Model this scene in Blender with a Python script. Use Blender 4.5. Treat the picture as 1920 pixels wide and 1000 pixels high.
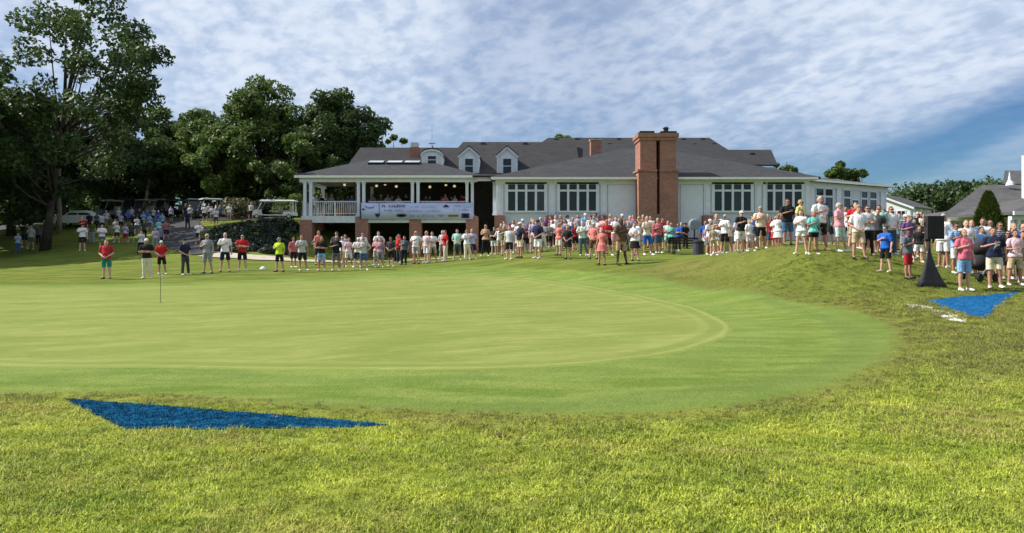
import bpy, bmesh, math, random
import numpy as np
from mathutils import Vector, Matrix
for _o in list(bpy.data.objects):
    bpy.data.objects.remove(_o)
SC = bpy.context.scene
COL = SC.collection
R = math.radians
random.seed(7)
RNG = np.random.default_rng(7)

# ------------------------------------------------------------------ camera
F = 1386.0            # focal length in photograph pixels (1920 wide)
HZ = 455.0            # horizon row
EYE = 1.65
cam_d = bpy.data.cameras.new('camera')
cam_d.sensor_width = 36.0
cam_d.lens = 36.0 * F / 1920.0
cam_d.shift_y = -45.0 / 1920.0
cam_d.clip_start = 0.1
cam_d.clip_end = 6000.0
cam = bpy.data.objects.new('camera', cam_d)
cam.location = (0, 0, EYE)
cam.rotation_euler = (R(90), 0, 0)
COL.objects.link(cam)
SC.camera = cam

# ------------------------------------------------------------------ sky and sun
SUN_EL, SUN_BACK = R(43), R(6)      # sun from the left, a little behind the clubhouse
sun_dir = Vector((-math.cos(SUN_EL) * math.cos(SUN_BACK), math.cos(SUN_EL) * math.sin(SUN_BACK), math.sin(SUN_EL)))
W = bpy.data.worlds.new('World')
SC.world = W
W.use_nodes = True
def world_nodes():
    nt = W.node_tree
    nt.nodes.clear()
    N = nt.nodes.new
    L = nt.links.new
    out = N('ShaderNodeOutputWorld')
    bg = N('ShaderNodeBackground')
    sky = N('ShaderNodeTexSky')
    sky.sky_type = 'NISHITA'
    sky.sun_disc = False
    sky.sun_elevation = SUN_EL
    sky.sun_rotation = math.atan2(sun_dir.x, sun_dir.y)
    sky.altitude = 200
    sky.air_density = 1.0
    sky.dust_density = 0.2
    sky.ozone_density = 2.5
    tc = N('ShaderNodeTexCoord')
    sep = N('ShaderNodeSeparateXYZ')
    L(tc.outputs['Generated'], sep.inputs[0])
    def math_(op, a, b=None, clamp=False):
        m = N('ShaderNodeMath'); m.operation = op; m.use_clamp = clamp
        for i, v in enumerate((a, b)):
            if v is None: continue
            if isinstance(v, (int, float)): m.inputs[i].default_value = v
            else: L(v, m.inputs[i])
        return m.outputs[0]
    zz = math_('ADD', math_('MAXIMUM', sep.outputs['Z'], 0.0), 0.25)
    px = math_('DIVIDE', sep.outputs['X'], zz)
    py = math_('DIVIDE', sep.outputs['Y'], zz)
    comb = N('ShaderNodeCombineXYZ')
    L(px, comb.inputs[0]); L(py, comb.inputs[1])
    def noise(scale, rot, sx, sy, detail=6, rough=0.55, dist=0.0, off=(0, 0, 0)):
        mp = N('ShaderNodeMapping'); mp.vector_type = 'TEXTURE'
        mp.inputs['Rotation'].default_value = (0, 0, R(rot))
        mp.inputs['Scale'].default_value = (sx, sy, 1)
        mp.inputs['Location'].default_value = off
        L(comb.outputs[0], mp.inputs[0])
        n = N('ShaderNodeTexNoise')
        n.inputs['Scale'].default_value = scale
        n.inputs['Detail'].default_value = detail
        n.inputs['Roughness'].default_value = rough
        n.inputs['Distortion'].default_value = dist
        L(mp.outputs[0], n.inputs['Vector'])
        return n.outputs['Fac']
    def ramp(x, a, b, lo=0.0, hi=1.0):
        m = N('ShaderNodeMapRange'); m.interpolation_type = 'SMOOTHSTEP'
        m.inputs['From Min'].default_value = a; m.inputs['From Max'].default_value = b
        m.inputs['To Min'].default_value = lo; m.inputs['To Max'].default_value = hi
        L(x, m.inputs['Value'])
        return m.outputs[0]
    # a long bank of altocumulus lying along one wind direction, with a clear lane beside it
    big = noise(0.9, 102, 1.8, 1, 3, 0.5, 0.3, SKY_OFF)
    mid = noise(4.6, 114, 1.5, 1.0, 5, 0.52, 0.3)
    fine = noise(19.0, 116, 1.25, 1.0, 5, 0.52, 0.2)
    q = math_('ADD', math_('MULTIPLY', px, 0.98), math_('MULTIPLY', py, 0.21))
    q = math_('ADD', q, math_('MULTIPLY', math_('SUBTRACT', mid, 0.5), 0.30))
    lane = math_('MULTIPLY', ramp(q, 1.60, 1.78), ramp(q, 1.90, 2.10, 1.0, 0.0))
    cover = math_('MULTIPLY', ramp(q, -1.35, -0.55, 0.45, 1.0), math_('SUBTRACT', 1.0, math_('MULTIPLY', lane, 0.78)))
    cover = math_('MULTIPLY', cover, ramp(big, 0.28, 0.48, 0.66, 1.0))
    low = ramp(sep.outputs['Z'], 0.05, 0.21, 0.16, 1.0)
    cover = math_('MULTIPLY', cover, low)
    den = math_('ADD', math_('MULTIPLY', mid, 0.48), math_('MULTIPLY', fine, 0.52))
    body = ramp(den, 0.34, 0.58)
    fac = math_('MULTIPLY', cover, math_('ADD', math_('MULTIPLY', body, 0.24), 0.74))
    fac = math_('MULTIPLY', fac, 0.95, True)
    shade = ramp(den, 0.40, 0.66)
    cc = N('ShaderNodeMix'); cc.data_type = 'RGBA'
    cc.inputs[6].default_value = (5.4, 6.3, 7.7, 1)
    cc.inputs[7].default_value = (6.8, 7.45, 8.5, 1)
    L(shade, cc.inputs[0])
    hs = N('ShaderNodeHueSaturation'); hs.inputs['Saturation'].default_value = 1.55; hs.inputs['Value'].default_value = 0.56
    L(sky.outputs[0], hs.inputs['Color'])
    tint = N('ShaderNodeMix'); tint.data_type = 'RGBA'; tint.blend_type = 'MULTIPLY'; tint.inputs[0].default_value = 1.0
    tint.inputs[7].default_value = (0.78, 0.95, 1.20, 1); L(hs.outputs[0], tint.inputs[6])
    mx = N('ShaderNodeMix'); mx.data_type = 'RGBA'
    L(fac, mx.inputs[0])
    L(tint.outputs[2], mx.inputs[6])
    L(cc.outputs[2], mx.inputs[7])
    L(mx.outputs[2], bg.inputs['Color'])
    bg.inputs['Strength'].default_value = 0.070
    L(bg.outputs[0], out.inputs[0])
SKY_OFF = (2.2, 0.4, 0.0)
world_nodes()
sun_l = bpy.data.lights.new('sun', 'SUN')
sun_l.energy = 4.2
sun_l.angle = R(0.53)
sun_l.color = (1.0, 0.95, 0.86)
sun_o = bpy.data.objects.new('sun', sun_l)
sun_o.rotation_euler = sun_dir.to_track_quat('Z', 'Y').to_euler()
sun_o.location = sun_dir * 200
COL.objects.link(sun_o)
SC.view_settings.view_transform = 'Standard'
SC.view_settings.look = 'None'
SC.view_settings.gamma = 1.0
SC.view_settings.exposure = 0.75
SC.view_settings.use_curve_mapping = False
SC.render.engine = 'CYCLES'
SC.cycles.use_denoising = True
SC.cycles.use_adaptive_sampling = True
SC.cycles.adaptive_threshold = 0.02
SC.cycles.max_bounces = 6
SC.cycles.diffuse_bounces = 3
SC.cycles.glossy_bounces = 2
SC.cycles.transmission_bounces = 3
SC.cycles.transparent_max_bounces = 4
SC.cycles.caustics_reflective = False
SC.cycles.caustics_refractive = False

# ------------------------------------------------------------------ helpers
def X(u, D): return (u - 960.0) / F * D
def Z(v, D): return EYE - (v - HZ) / F * D
def PT(u, v, D): return Vector((X(u, D), D, Z(v, D)))

def tag(o, label=None, cat=None, group=None, kind=None):
    if label: o['label'] = label
    if cat: o['category'] = cat
    if group: o['group'] = group
    if kind: o['kind'] = kind
    return o
def link(o, parent=None):
    COL.objects.link(o)
    if parent is not None: o.parent = parent
    return o
def empty(name, loc=(0, 0, 0), rz=0.0):
    o = bpy.data.objects.new(name, None)
    o.empty_display_size = 0.3
    o.location = loc
    o.rotation_euler = (0, 0, rz)
    return link(o)

class MB:
    """collects shapes into one mesh"""
    def __init__(s): s.v = []; s.f = []; s.m = []
    def add(s, vs, fs, mi=0):
        b = len(s.v)
        s.v += [tuple(p) for p in vs]
        s.f += [tuple(b + i for i in f) for f in fs]
        s.m += [mi] * len(fs)
        return s
    def box(s, x0, x1, y0, y1, z0, z1, mi=0):
        vs = [(x, y, z) for z in (z0, z1) for y in (y0, y1) for x in (x0, x1)]
        fs = [(0, 2, 3, 1), (4, 5, 7, 6), (0, 1, 5, 4), (2, 6, 7, 3), (0, 4, 6, 2), (1, 3, 7, 5)]
        return s.add(vs, fs, mi)
    def obox(s, c, ax, ay, az, mi=0):
        c = Vector(c); ax = Vector(ax); ay = Vector(ay); az = Vector(az)
        vs = [c + ax * i + ay * j + az * k for k in (-1, 1) for j in (-1, 1) for i in (-1, 1)]
        fs = [(0, 2, 3, 1), (4, 5, 7, 6), (0, 1, 5, 4), (2, 6, 7, 3), (0, 4, 6, 2), (1, 3, 7, 5)]
        return s.add(vs, fs, mi)
    def bar(s, a, b, w, h=None, mi=0):
        a = Vector(a); b = Vector(b); h = h or w
        d = (b - a); l = d.length; d.normalize()
        up = Vector((0, 0, 1)) if abs(d.z) < 0.9 else Vector((0, 1, 0))
        sx = d.cross(up).normalized(); sz = sx.cross(d)
        return s.obox((a + b) / 2, sx * w / 2, d * l / 2, sz * h / 2, mi)
    def tube(s, pts, rad, n=8, mi=0, flat=1.0, cap=True, squash=None):
        pts = [Vector(p) for p in pts]
        if isinstance(rad, (int, float)): rad = [rad] * len(pts)
        rings = []
        prev = None
        for i, p in enumerate(pts):
            d = (pts[min(i + 1, len(pts) - 1)] - pts[max(i - 1, 0)])
            if d.length < 1e-6: d = Vector((0, 0, 1))
            d.normalize()
            if prev is None:
                ref = Vector((1, 0, 0)) if abs(d.x) < 0.8 else Vector((0, 1, 0))
            else: ref = prev
            sx = (ref - d * ref.dot(d)).normalized(); sy = d.cross(sx)
            prev = sx
            rings.append([p + sx * math.cos(2 * math.pi * k / n) * rad[i] + sy * math.sin(2 * math.pi * k / n) * rad[i] * flat for k in range(n)])
        return s.loft(rings, mi, cap)
    def loft(s, rings, mi=0, cap=True, closed=True):
        n = len(rings[0]); vs = [p for r in rings for p in r]; fs = []
        for i in range(len(rings) - 1):
            for k in range(n if closed else n - 1):
                k2 = (k + 1) % n
                fs.append((i * n + k, i * n + k2, (i + 1) * n + k2, (i + 1) * n + k))
        if cap:
            fs.append(tuple(reversed(range(n))))
            fs.append(tuple((len(rings) - 1) * n + k for k in range(n)))
        return s.add(vs, fs, mi)
    def sphere(s, c, rx, ry=None, rz=None, n=10, m=7, mi=0):
        ry = ry or rx; rz = rz or rx
        rings = []
        for i in range(m + 1):
            t = math.pi * (i + 0.001) / (m + 0.002)
            rings.append([(c[0] + rx * math.sin(t) * math.cos(2 * math.pi * k / n), c[1] + ry * math.sin(t) * math.sin(2 * math.pi * k / n), c[2] - rz * math.cos(t)) for k in range(n)])
        return s.loft(rings, mi)
    def mesh(s, name, mats=(), smooth=False):
        me = bpy.data.meshes.new(name)
        me.from_pydata(s.v, [], s.f)
        for m in mats: me.materials.append(m)
        if any(s.m): me.polygons.foreach_set('material_index', s.m)
        if smooth: me.polygons.foreach_set('use_smooth', [True] * len(s.f))
        me.update()
        return me
    def build(s, name, mat=None, parent=None, smooth=False, loc=None):
        mats = mat if isinstance(mat, (list, tuple)) else ([mat] if mat else [])
        o = bpy.data.objects.new(name, s.mesh(name, mats, smooth))
        if loc is not None: o.location = loc
        return link(o, parent)
    def fixn(s):
        bm = bmesh.new(); me = bpy.data.meshes.new('t'); me.from_pydata(s.v, [], s.f); bm.from_mesh(me)
        bmesh.ops.recalc_face_normals(bm, faces=bm.faces)
        s.f = [tuple(v.index for v in f.verts) for f in bm.faces]
        bm.free(); bpy.data.meshes.remove(me)
        return s

def np_mesh(name, V, Fc, mats=(), smooth=False):
    me = bpy.data.meshes.new(name)
    V = np.asarray(V, dtype=np.float32); Fc = np.asarray(Fc, dtype=np.int32)
    k = Fc.shape[1]
    me.vertices.add(len(V)); me.vertices.foreach_set('co', V.ravel())
    me.loops.add(Fc.size); me.loops.foreach_set('vertex_index', Fc.ravel())
    me.polygons.add(len(Fc)); me.polygons.foreach_set('loop_start', np.arange(0, Fc.size, k, dtype=np.int32))
    try: me.polygons.foreach_set('loop_total', np.full(len(Fc), k, dtype=np.int32))
    except Exception: pass
    if smooth: me.polygons.foreach_set('use_smooth', np.ones(len(Fc), dtype=bool))
    for m in mats: me.materials.append(m)
    me.update(calc_edges=True)
    return me

# ------------------------------------------------------------------ materials
class NT:
    def __init__(s, name):
        s.m = bpy.data.materials.new(name); s.m.use_nodes = True
        s.t = s.m.node_tree; s.t.nodes.clear()
        s.out = s.N('ShaderNodeOutputMaterial')
    def N(s, t): return s.t.nodes.new(t)
    def L(s, a, b): s.t.links.new(a, b)
    def setv(s, sock, v):
        if hasattr(v, 'is_output') or isinstance(v, bpy.types.NodeSocket): s.L(v, sock)
        elif isinstance(v, (tuple, list)) and len(v) == 3 and sock.type == 'RGBA': sock.default_value = (*v, 1)
        else: sock.default_value = v
    def math(s, op, a, b=None, clamp=False):
        n = s.N('ShaderNodeMath'); n.operation = op; n.use_clamp = clamp
        s.setv(n.inputs[0], a)
        if b is not None: s.setv(n.inputs[1], b)
        return n.outputs[0]
    def noise(s, vec, scale, detail=4, rough=0.55, dist=0.0):
        n = s.N('ShaderNodeTexNoise')
        if vec is not None: s.L(vec, n.inputs['Vector'])
        n.inputs['Scale'].default_value = scale; n.inputs['Detail'].default_value = detail
        n.inputs['Roughness'].default_value = rough; n.inputs['Distortion'].default_value = dist
        return n.outputs['Fac']
    def mapping(s, vec, scale=(1, 1, 1), rot=(0, 0, 0), loc=(0, 0, 0)):
        n = s.N('ShaderNodeMapping'); s.L(vec, n.inputs[0])
        n.inputs['Scale'].default_value = scale; n.inputs['Rotation'].default_value = rot; n.inputs['Location'].default_value = loc
        return n.outputs[0]
    def stretch(s, vec, sx, sy, rot):
        n = s.N('ShaderNodeMapping'); n.vector_type = 'TEXTURE'; s.L(vec, n.inputs[0])
        n.inputs['Scale'].default_value = (sx, sy, 1); n.inputs['Rotation'].default_value = (0, 0, R(rot))
        return n.outputs[0]
    def inst(s, name):
        n = s.N('ShaderNodeAttribute'); n.attribute_type = 'INSTANCER'; n.attribute_name = name
        return n.outputs['Fac']
    def smooth(s, x, a, b, lo=0.0, hi=1.0):
        n = s.N('ShaderNodeMapRange'); n.interpolation_type = 'SMOOTHSTEP'
        s.setv(n.inputs['Value'], x)
        n.inputs['From Min'].default_value = a; n.inputs['From Max'].default_value = b
        n.inputs['To Min'].default_value = lo; n.inputs['To Max'].default_value = hi
        return n.outputs[0]
    def mix(s, f, a, b, mode='MIX'):
        n = s.N('ShaderNodeMix'); n.data_type = 'RGBA'; n.blend_type = mode
        s.setv(n.inputs[0], f); s.setv(n.inputs[6], a); s.setv(n.inputs[7], b)
        return n.outputs[2]
    def pos(s): return s.N('ShaderNodeNewGeometry').outputs['Position']
    def obj(s): return s.N('ShaderNodeTexCoord').outputs['Object']
    def attr(s, name):
        n = s.N('ShaderNodeAttribute'); n.attribute_name = name
        return n.outputs['Fac']
    def bump(s, h, strength=0.3, dist=0.02):
        n = s.N('ShaderNodeBump'); n.inputs['Strength'].default_value = strength; n.inputs['Distance'].default_value = dist
        s.L(h, n.inputs['Height']); return n.outputs[0]
    def bsdf(s, col, rough=0.7, spec=0.3, metal=0.0, normal=None, **kw):
        b = s.N('ShaderNodeBsdfPrincipled')
        s.setv(b.inputs['Base Color'], col); s.setv(b.inputs['Roughness'], rough)
        b.inputs['Specular IOR Level'].default_value = spec; b.inputs['Metallic'].default_value = metal
        if normal is not None: s.L(normal, b.inputs['Normal'])
        for k, v in kw.items(): s.setv(b.inputs[k], v)
        return b.outputs[0]
    def done(s, sh): s.L(sh, s.out.inputs[0]); return s.m

def plain(name, col, rough=0.6, spec=0.3, var=0.12, scale=3.0, metal=0.0, bump=0.0, bscale=40.0):
    n = NT(name); o = n.obj()
    f = n.noise(o, scale, 5, 0.6)
    dark = tuple(c * (1 - var) for c in col); lite = tuple(min(1, c * (1 + var)) for c in col)
    c = n.mix(n.smooth(f, 0.3, 0.7), dark, lite)
    nm = n.bump(n.noise(o, bscale, 3), bump, 0.02) if bump else None
    return n.done(n.bsdf(c, rough, spec, metal, nm))

M = {}
M['white'] = plain('white_paint', (0.66, 0.69, 0.75), 0.55, var=0.05)
M['trim'] = plain('trim_paint', (0.68, 0.70, 0.73), 0.5, var=0.06)
M['cream_trim'] = plain('eave_trim', (0.82, 0.80, 0.74), 0.45, var=0.05)
M['grey_beam'] = plain('deck_beam_paint', (0.62, 0.64, 0.63), 0.6, var=0.08)
M['black_metal'] = plain('black_metal', (0.02, 0.02, 0.022), 0.5, var=0.2)
M['dark_wood'] = plain('dark_wood', (0.05, 0.035, 0.028), 0.7, var=0.3)
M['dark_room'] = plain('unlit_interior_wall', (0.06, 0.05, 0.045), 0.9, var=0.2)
M['black_fabric'] = plain('black_fabric', (0.022, 0.021, 0.023), 0.85, var=0.2, scale=6)
M['concrete'] = plain('concrete', (0.42, 0.36, 0.29), 0.9, var=0.15, scale=1.2)
M['limestone'] = plain('limestone', (0.45, 0.40, 0.32), 0.9, var=0.22, scale=2.5, bump=0.4, bscale=8)
M['asphalt'] = plain('asphalt', (0.042, 0.042, 0.044), 0.9, var=0.2, scale=1.5)
M['tyre'] = plain('rubber', (0.02, 0.02, 0.02), 0.8)
M['chrome'] = plain('metal_rim', (0.5, 0.5, 0.5), 0.35, metal=0.8)
M['car_white'] = plain('white_car_paint', (0.75, 0.76, 0.77), 0.25, 0.5, var=0.03)
M['beige_seat'] = plain('beige_vinyl', (0.4, 0.34, 0.26), 0.6)
M['bark'] = plain('bark', (0.055, 0.045, 0.037), 0.95, var=0.35, scale=2.0, bump=0.6, bscale=9)
M['bark_pale'] = plain('pale_bark', (0.25, 0.21, 0.16), 0.95, var=0.3, scale=2.0, bump=0.6, bscale=9)
M['light_grey'] = plain('light_grey_plastic', (0.5, 0.51, 0.52), 0.6)
M['copper'] = plain('weathered_copper', (0.16, 0.18, 0.17), 0.6)

def glass_mat():
    n = NT('window_glass')
    f = n.noise(n.obj(), 1.3, 3)
    oi = n.N('ShaderNodeObjectInfo')
    c = n.mix(f, (0.006, 0.008, 0.010), (0.022, 0.028, 0.034))
    c = n.mix(n.smooth(oi.outputs['Random'], 0.45, 1.0, 0.0, 0.55), c, (0.055, 0.065, 0.075))   # some panes tinted paler at random
    return n.done(n.bsdf(c, 0.06, 0.5))
M['glass'] = glass_mat()
def skylight_mat():
    n = NT('skylight_glass')
    return n.done(n.bsdf((0.46, 0.49, 0.53), 0.25, 0.5))
M['skylight'] = skylight_mat()
def brick_mat(name, c1, c2, mortar):
    n = NT(name)
    geo = n.N('ShaderNodeNewGeometry'); o = n.obj()
    sep = n.N('ShaderNodeSeparateXYZ'); n.L(o, sep.inputs[0])
    nz = n.N('ShaderNodeSeparateXYZ'); n.L(geo.outputs['Normal'], nz.inputs[0])
    side = n.math('GREATER_THAN', n.math('ABSOLUTE', nz.outputs[0]), 0.6)
    cb = n.N('ShaderNodeCombineXYZ')
    mxs = n.N('ShaderNodeMix'); n.L(side, mxs.inputs[0]); n.L(sep.outputs[0], mxs.inputs[2]); n.L(sep.outputs[1], mxs.inputs[3])
    n.L(mxs.outputs[0], cb.inputs[0]); n.L(sep.outputs[2], cb.inputs[1])
    b = n.N('ShaderNodeTexBrick'); n.L(cb.outputs[0], b.inputs['Vector'])
    b.inputs['Scale'].default_value = 1.0
    b.inputs['Brick Width'].default_value = 0.215; b.inputs['Row Height'].default_value = 0.075
    b.inputs['Mortar Size'].default_value = 0.008; b.inputs['Bias'].default_value = -0.1
    n.setv(b.inputs['Color1'], c1); n.setv(b.inputs['Color2'], c2); n.setv(b.inputs['Mortar'], mortar)
    st = n.noise(o, 0.9, 5, 0.65)
    col = n.mix(n.smooth(st, 0.35, 0.75, 0.0, 0.35), b.outputs['Color'], (0.17, 0.085, 0.065))
    nm = n.bump(n.math('SUBTRACT', 1.0, b.outputs['Fac']), 0.6, 0.01)
    return n.done(n.bsdf(col, 0.9, 0.2, 0, nm))
M['brick'] = brick_mat('red_brick', (0.43, 0.165, 0.11), (0.26, 0.098, 0.07), (0.36, 0.31, 0.27))
def shingle_mat(name, base):
    n = NT(name); p = n.obj()
    sep = n.N('ShaderNodeSeparateXYZ'); n.L(p, sep.inputs[0])
    cb = n.N('ShaderNodeCombineXYZ')
    n.L(n.math('ADD', sep.outputs[0], n.math('MULTIPLY', sep.outputs[1], 0.3)), cb.inputs[0])
    n.L(n.math('MULTIPLY', sep.outputs[2], 2.2), cb.inputs[1])
    b = n.N('ShaderNodeTexBrick'); n.L(cb.outputs[0], b.inputs['Vector'])
    b.inputs['Scale'].default_value = 1.0; b.inputs['Brick Width'].default_value = 0.33; b.inputs['Row Height'].default_value = 0.2
    b.inputs['Mortar Size'].default_value = 0.006
    n.setv(b.inputs['Color1'], tuple(c * 1.2 for c in base)); n.setv(b.inputs['Color2'], tuple(c * 0.8 for c in base)); n.setv(b.inputs['Mortar'], tuple(c * 0.45 for c in base))
    big = n.smooth(n.noise(p, 0.35, 5, 0.6), 0.3, 0.7)
    fine = n.noise(p, 14, 3, 0.7)
    col = n.mix(n.math('MULTIPLY', big, 0.4), b.outputs['Color'], tuple(c * 0.72 for c in base))
    col = n.mix(n.smooth(fine, 0.4, 0.7, 0, 0.3), col, tuple(c * 1.5 for c in base))
    wear = n.smooth(n.noise(n.mapping(p, (1.0, 1.0, 0.25)), 0.9, 6, 0.7, 0.6), 0.42, 0.72, 0, 0.5)
    col = n.mix(wear, col, tuple(c * 1.45 for c in base))
    return n.done(n.bsdf(col, 0.92, 0.2, 0, n.bump(fine, 0.5, 0.02)))
M['shingle'] = shingle_mat('charcoal_shingles', (0.032, 0.031, 0.033))
M['shingle_w'] = shingle_mat('slate_grey_shingles', (0.042, 0.043, 0.047))
M['shingle_lt'] = shingle_mat('grey_shingles', (0.085, 0.082, 0.083))
def siding_mat(name, col, pitch=0.16):
    n = NT(name); p = n.obj()
    sep = n.N('ShaderNodeSeparateXYZ'); n.L(p, sep.inputs[0])
    fr = n.math('FRACT', n.math('DIVIDE', sep.outputs[2], pitch))
    st = n.noise(n.mapping(p, (1, 1, 0.25)), 1.1, 5, 0.6)
    c = n.mix(n.smooth(st, 0.38, 0.72, 0, 0.7), col, tuple(x * 0.80 for x in col))
    return n.done(n.bsdf(c, 0.55, 0.3, 0, n.bump(fr, 0.5, 0.03)))
M['siding'] = siding_mat('white_clapboard', (0.60, 0.64, 0.72))
M['siding_b'] = siding_mat('bright_clapboard', (0.76, 0.76, 0.75), 0.2)

def leaf_mat(name, dark, lite, trans=0.35):
    n = NT(name); p = n.pos()
    f = n.noise(p, 0.55, 4, 0.6); g = n.noise(p, 5.0, 2)
    c = n.mix(n.smooth(f, 0.32, 0.7), dark, lite)
    c = n.mix(n.smooth(g, 0.4, 0.75, 0, 0.5), c, tuple(x * 1.45 for x in lite))
    d = n.bsdf(c, 0.55, 0.35)
    t = n.N('ShaderNodeBsdfTranslucent'); n.L(n.mix(0.5, c, tuple(x * 1.3 for x in lite)), t.inputs[0])
    ms = n.N('ShaderNodeMixShader'); ms.inputs[0].default_value = trans
    n.L(d, ms.inputs[1]); n.L(t.outputs[0], ms.inputs[2])
    return n.done(ms.outputs[0])
M['leaf_dark'] = leaf_mat('dark_foliage', (0.024, 0.047, 0.015), (0.070, 0.115, 0.030), 0.33)
M['leaf_mid'] = leaf_mat('mid_foliage', (0.036, 0.068, 0.016), (0.105, 0.160, 0.032), 0.34)
M['leaf_light'] = leaf_mat('light_foliage', (0.055, 0.100, 0.020), (0.13, 0.195, 0.040), 0.38)
M['leaf_far'] = leaf_mat('far_wood_foliage', (0.026, 0.048, 0.018), (0.068, 0.105, 0.032), 0.25)
M['leaf_olive'] = leaf_mat('olive_foliage', (0.06, 0.065, 0.03), (0.14, 0.13, 0.06), 0.3)
M['leaf_conifer'] = leaf_mat('conifer_foliage', (0.030, 0.055, 0.010), (0.075, 0.105, 0.018), 0.22)
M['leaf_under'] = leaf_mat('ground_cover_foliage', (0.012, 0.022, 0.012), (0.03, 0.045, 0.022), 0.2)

def colour_mat(name, rough, spec, var, weave, prints=False):
    n = NT(name)
    oi = n.N('ShaderNodeObjectInfo'); o = n.obj()
    f = n.smooth(n.noise(o, 6.0, 3), 0.3, 0.7, 1.0 - var, 1.0 + var * 0.5)
    col = oi.outputs['Color']
    if prints:   # some garments carry stripes or a mottled print
        sp = n.N('ShaderNodeSeparateXYZ'); n.L(o, sp.inputs[0]); rn = oi.outputs['Random']
        st = n.math('GREATER_THAN', n.math('FRACT', n.math('MULTIPLY', sp.outputs[2], 16.0)), 0.62)
        col = n.mix(n.math('MULTIPLY', n.math('MULTIPLY', st, n.math('GREATER_THAN', rn, 0.86)), 0.55), col, (0.6, 0.6, 0.62))
        pr = n.smooth(n.noise(o, 22.0, 2, 0.5), 0.52, 0.58)
        col = n.mix(n.math('MULTIPLY', n.math('MULTIPLY', pr, n.math('LESS_THAN', rn, 0.12)), 0.4), col, (0.05, 0.05, 0.07))
    hsv = n.N('ShaderNodeHueSaturation'); n.L(col, hsv.inputs['Color']); n.L(f, hsv.inputs['Value'])
    nm = n.bump(n.noise(n.mapping(o, (1.6, 1.6, 0.8)), weave, 3, 0.6, 0.8), 0.8 if prints else 0.4, 0.05 if prints else 0.02)
    return n.done(n.bsdf(hsv.outputs[0], rough, spec, 0, nm))
M['cloth'] = colour_mat('clothing_fabric', 0.85, 0.2, 0.16, 9.0, True)
M['skin'] = colour_mat('skin', 0.55, 0.35, 0.06, 30.0)
M['hairm'] = colour_mat('hair_strands', 0.6, 0.4, 0.25, 60.0)
M['shoe_m'] = colour_mat('shoe_leather', 0.6, 0.35, 0.1, 40.0)
M['eye'] = plain('eye_dark', (0.03, 0.02, 0.018), 0.3, 0.5)
M['lip'] = plain('lips', (0.32, 0.12, 0.10), 0.5)
# ------------------------------------------------------------------ terrain
CP = []   # (x, y, z)
def cp(u, v, D): CP.append((X(u, D), D, Z(v, D)))
for x_ in (-16, -8, 0, 8, 16):
    for y_ in (0.5, 4, 7.5): CP.append((x_, y_, 0.0))
for p_ in ((-12, 11, 0), (-5, 11, 0), (2, 11, 0), (8, 11, 0), (-16, 16, 0), (-8, 16, -0.02), (0, 16, 0), (6, 15, 0),
           (-16, 22, 0.0), (-8, 22, 0.0), (0, 22, 0.0), (6, 20, 0.0), (-25, 18, 0.0), (-30, 28, 0.05), (12, 8, 0), (20, 10, 0.1)): CP.append(p_)
for a_ in ((0, 541, 27), (200, 538, 28), (450, 531, 30), (800, 518, 33), (950, 517, 32.5), (1050, 529, 29), (1200, 553, 24.0), (1330, 590, 18.5), (1300, 550, 23.6), (1400, 600, 16.5),
           (200, 523, 33.6), (276, 522, 34), (348, 516, 36), (450, 508, 37), (525, 510, 36), (600, 508, 37.5), (680, 506, 38), (740, 500, 39.5), (780, 495, 41), (836, 490, 42), (885, 487, 42),
           (945, 480, 41.5), (1008, 485, 36), (1065, 486, 35.5), (1163, 497, 31), (1130, 496, 31.5), (1095, 480, 37), (1212, 479, 35), (1252, 473, 41), (1270, 470, 43), (1210, 462, 46), (1050, 462, 46),
           (1250, 500, 29.5), (1290, 489, 31), (1350, 476, 30), (1400, 469, 28.5), (1440, 464, 27.5), (1480, 461, 26.5), (1530, 469, 24.5), (1500, 477, 22.8), (1530, 478, 22.6), (1575, 472, 24.5), (1610, 484, 22.5),
           (1660, 511, 20.8), (1703, 524, 20.8), (1742, 543, 19.6), (1808, 546, 19.8), (1866, 541, 20.2), (1910, 535, 21.0),
           (1900, 549, 19.0), (1740, 566, 18.0), (1845, 599, 15.4), (1500, 562, 20.0), (1450, 520, 24), (1350, 512, 26.5), (1250, 512, 28.0), (1200, 530, 26.8), (1600, 560, 18.8), (1700, 610, 14.5), (1640, 640, 12.4), (1560, 530, 21.0), (1640, 540, 19.8),
           (1387, 473, 34), (1358, 475, 35), (1300, 484, 38), (1430, 468, 36), (1480, 466, 36), (1600, 466, 33), (1650, 468, 33), (1700, 482, 29), (1780, 505, 25), (1850, 510, 26), (1920, 500, 30), (1650, 462, 42), (1800, 478, 40), (1910, 478, 42),
           (1100, 455, 50), (1250, 455, 50), (1400, 452, 50), (1550, 452, 52), (1700, 455, 55), (1900, 460, 55),
           (620, 484, 55), (780, 483, 55), (900, 478, 54), (620, 492, 45), (700, 491, 45.5), (540, 488, 46), (450, 482, 47), (370, 477, 48), (470, 474, 49.5), (520, 470, 50.5), (480, 425, 57), (530, 420, 57), (430, 428, 58),
           (45, 478, 56), (0, 500, 44.5), (150, 470, 53), (100, 490, 47), (250, 462, 55), (300, 480, 47), (250, 440, 63), (330, 425, 66), (350, 455, 56), (120, 413, 75), (250, 411, 74), (400, 411, 70), (500, 412, 66), (20, 430, 76), (560, 412, 64), (-150, 500, 44), (-200, 460, 62), (0, 523, 33.8), (-150, 525, 33)): cp(*a_)
for p_ in ((-60, 10, 0), (-60, 30, 0.2), (-62, 60, 1.6), (-50, 85, 4.2), (-30, 85, 4.2), (-10, 80, 4.1), (10, 80, 3.2), (30, 80, 2.6), (50, 80, 2.4), (45, 40, 0.8), (45, 20, 0.5), (45, 5, 0.2), (-30, 3, 0), (30, 2, 0.1)): CP.append(p_)
CP = np.array(CP)
def _tps(r2): return 0.5 * r2 * np.log(r2 + 1e-9)
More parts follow.
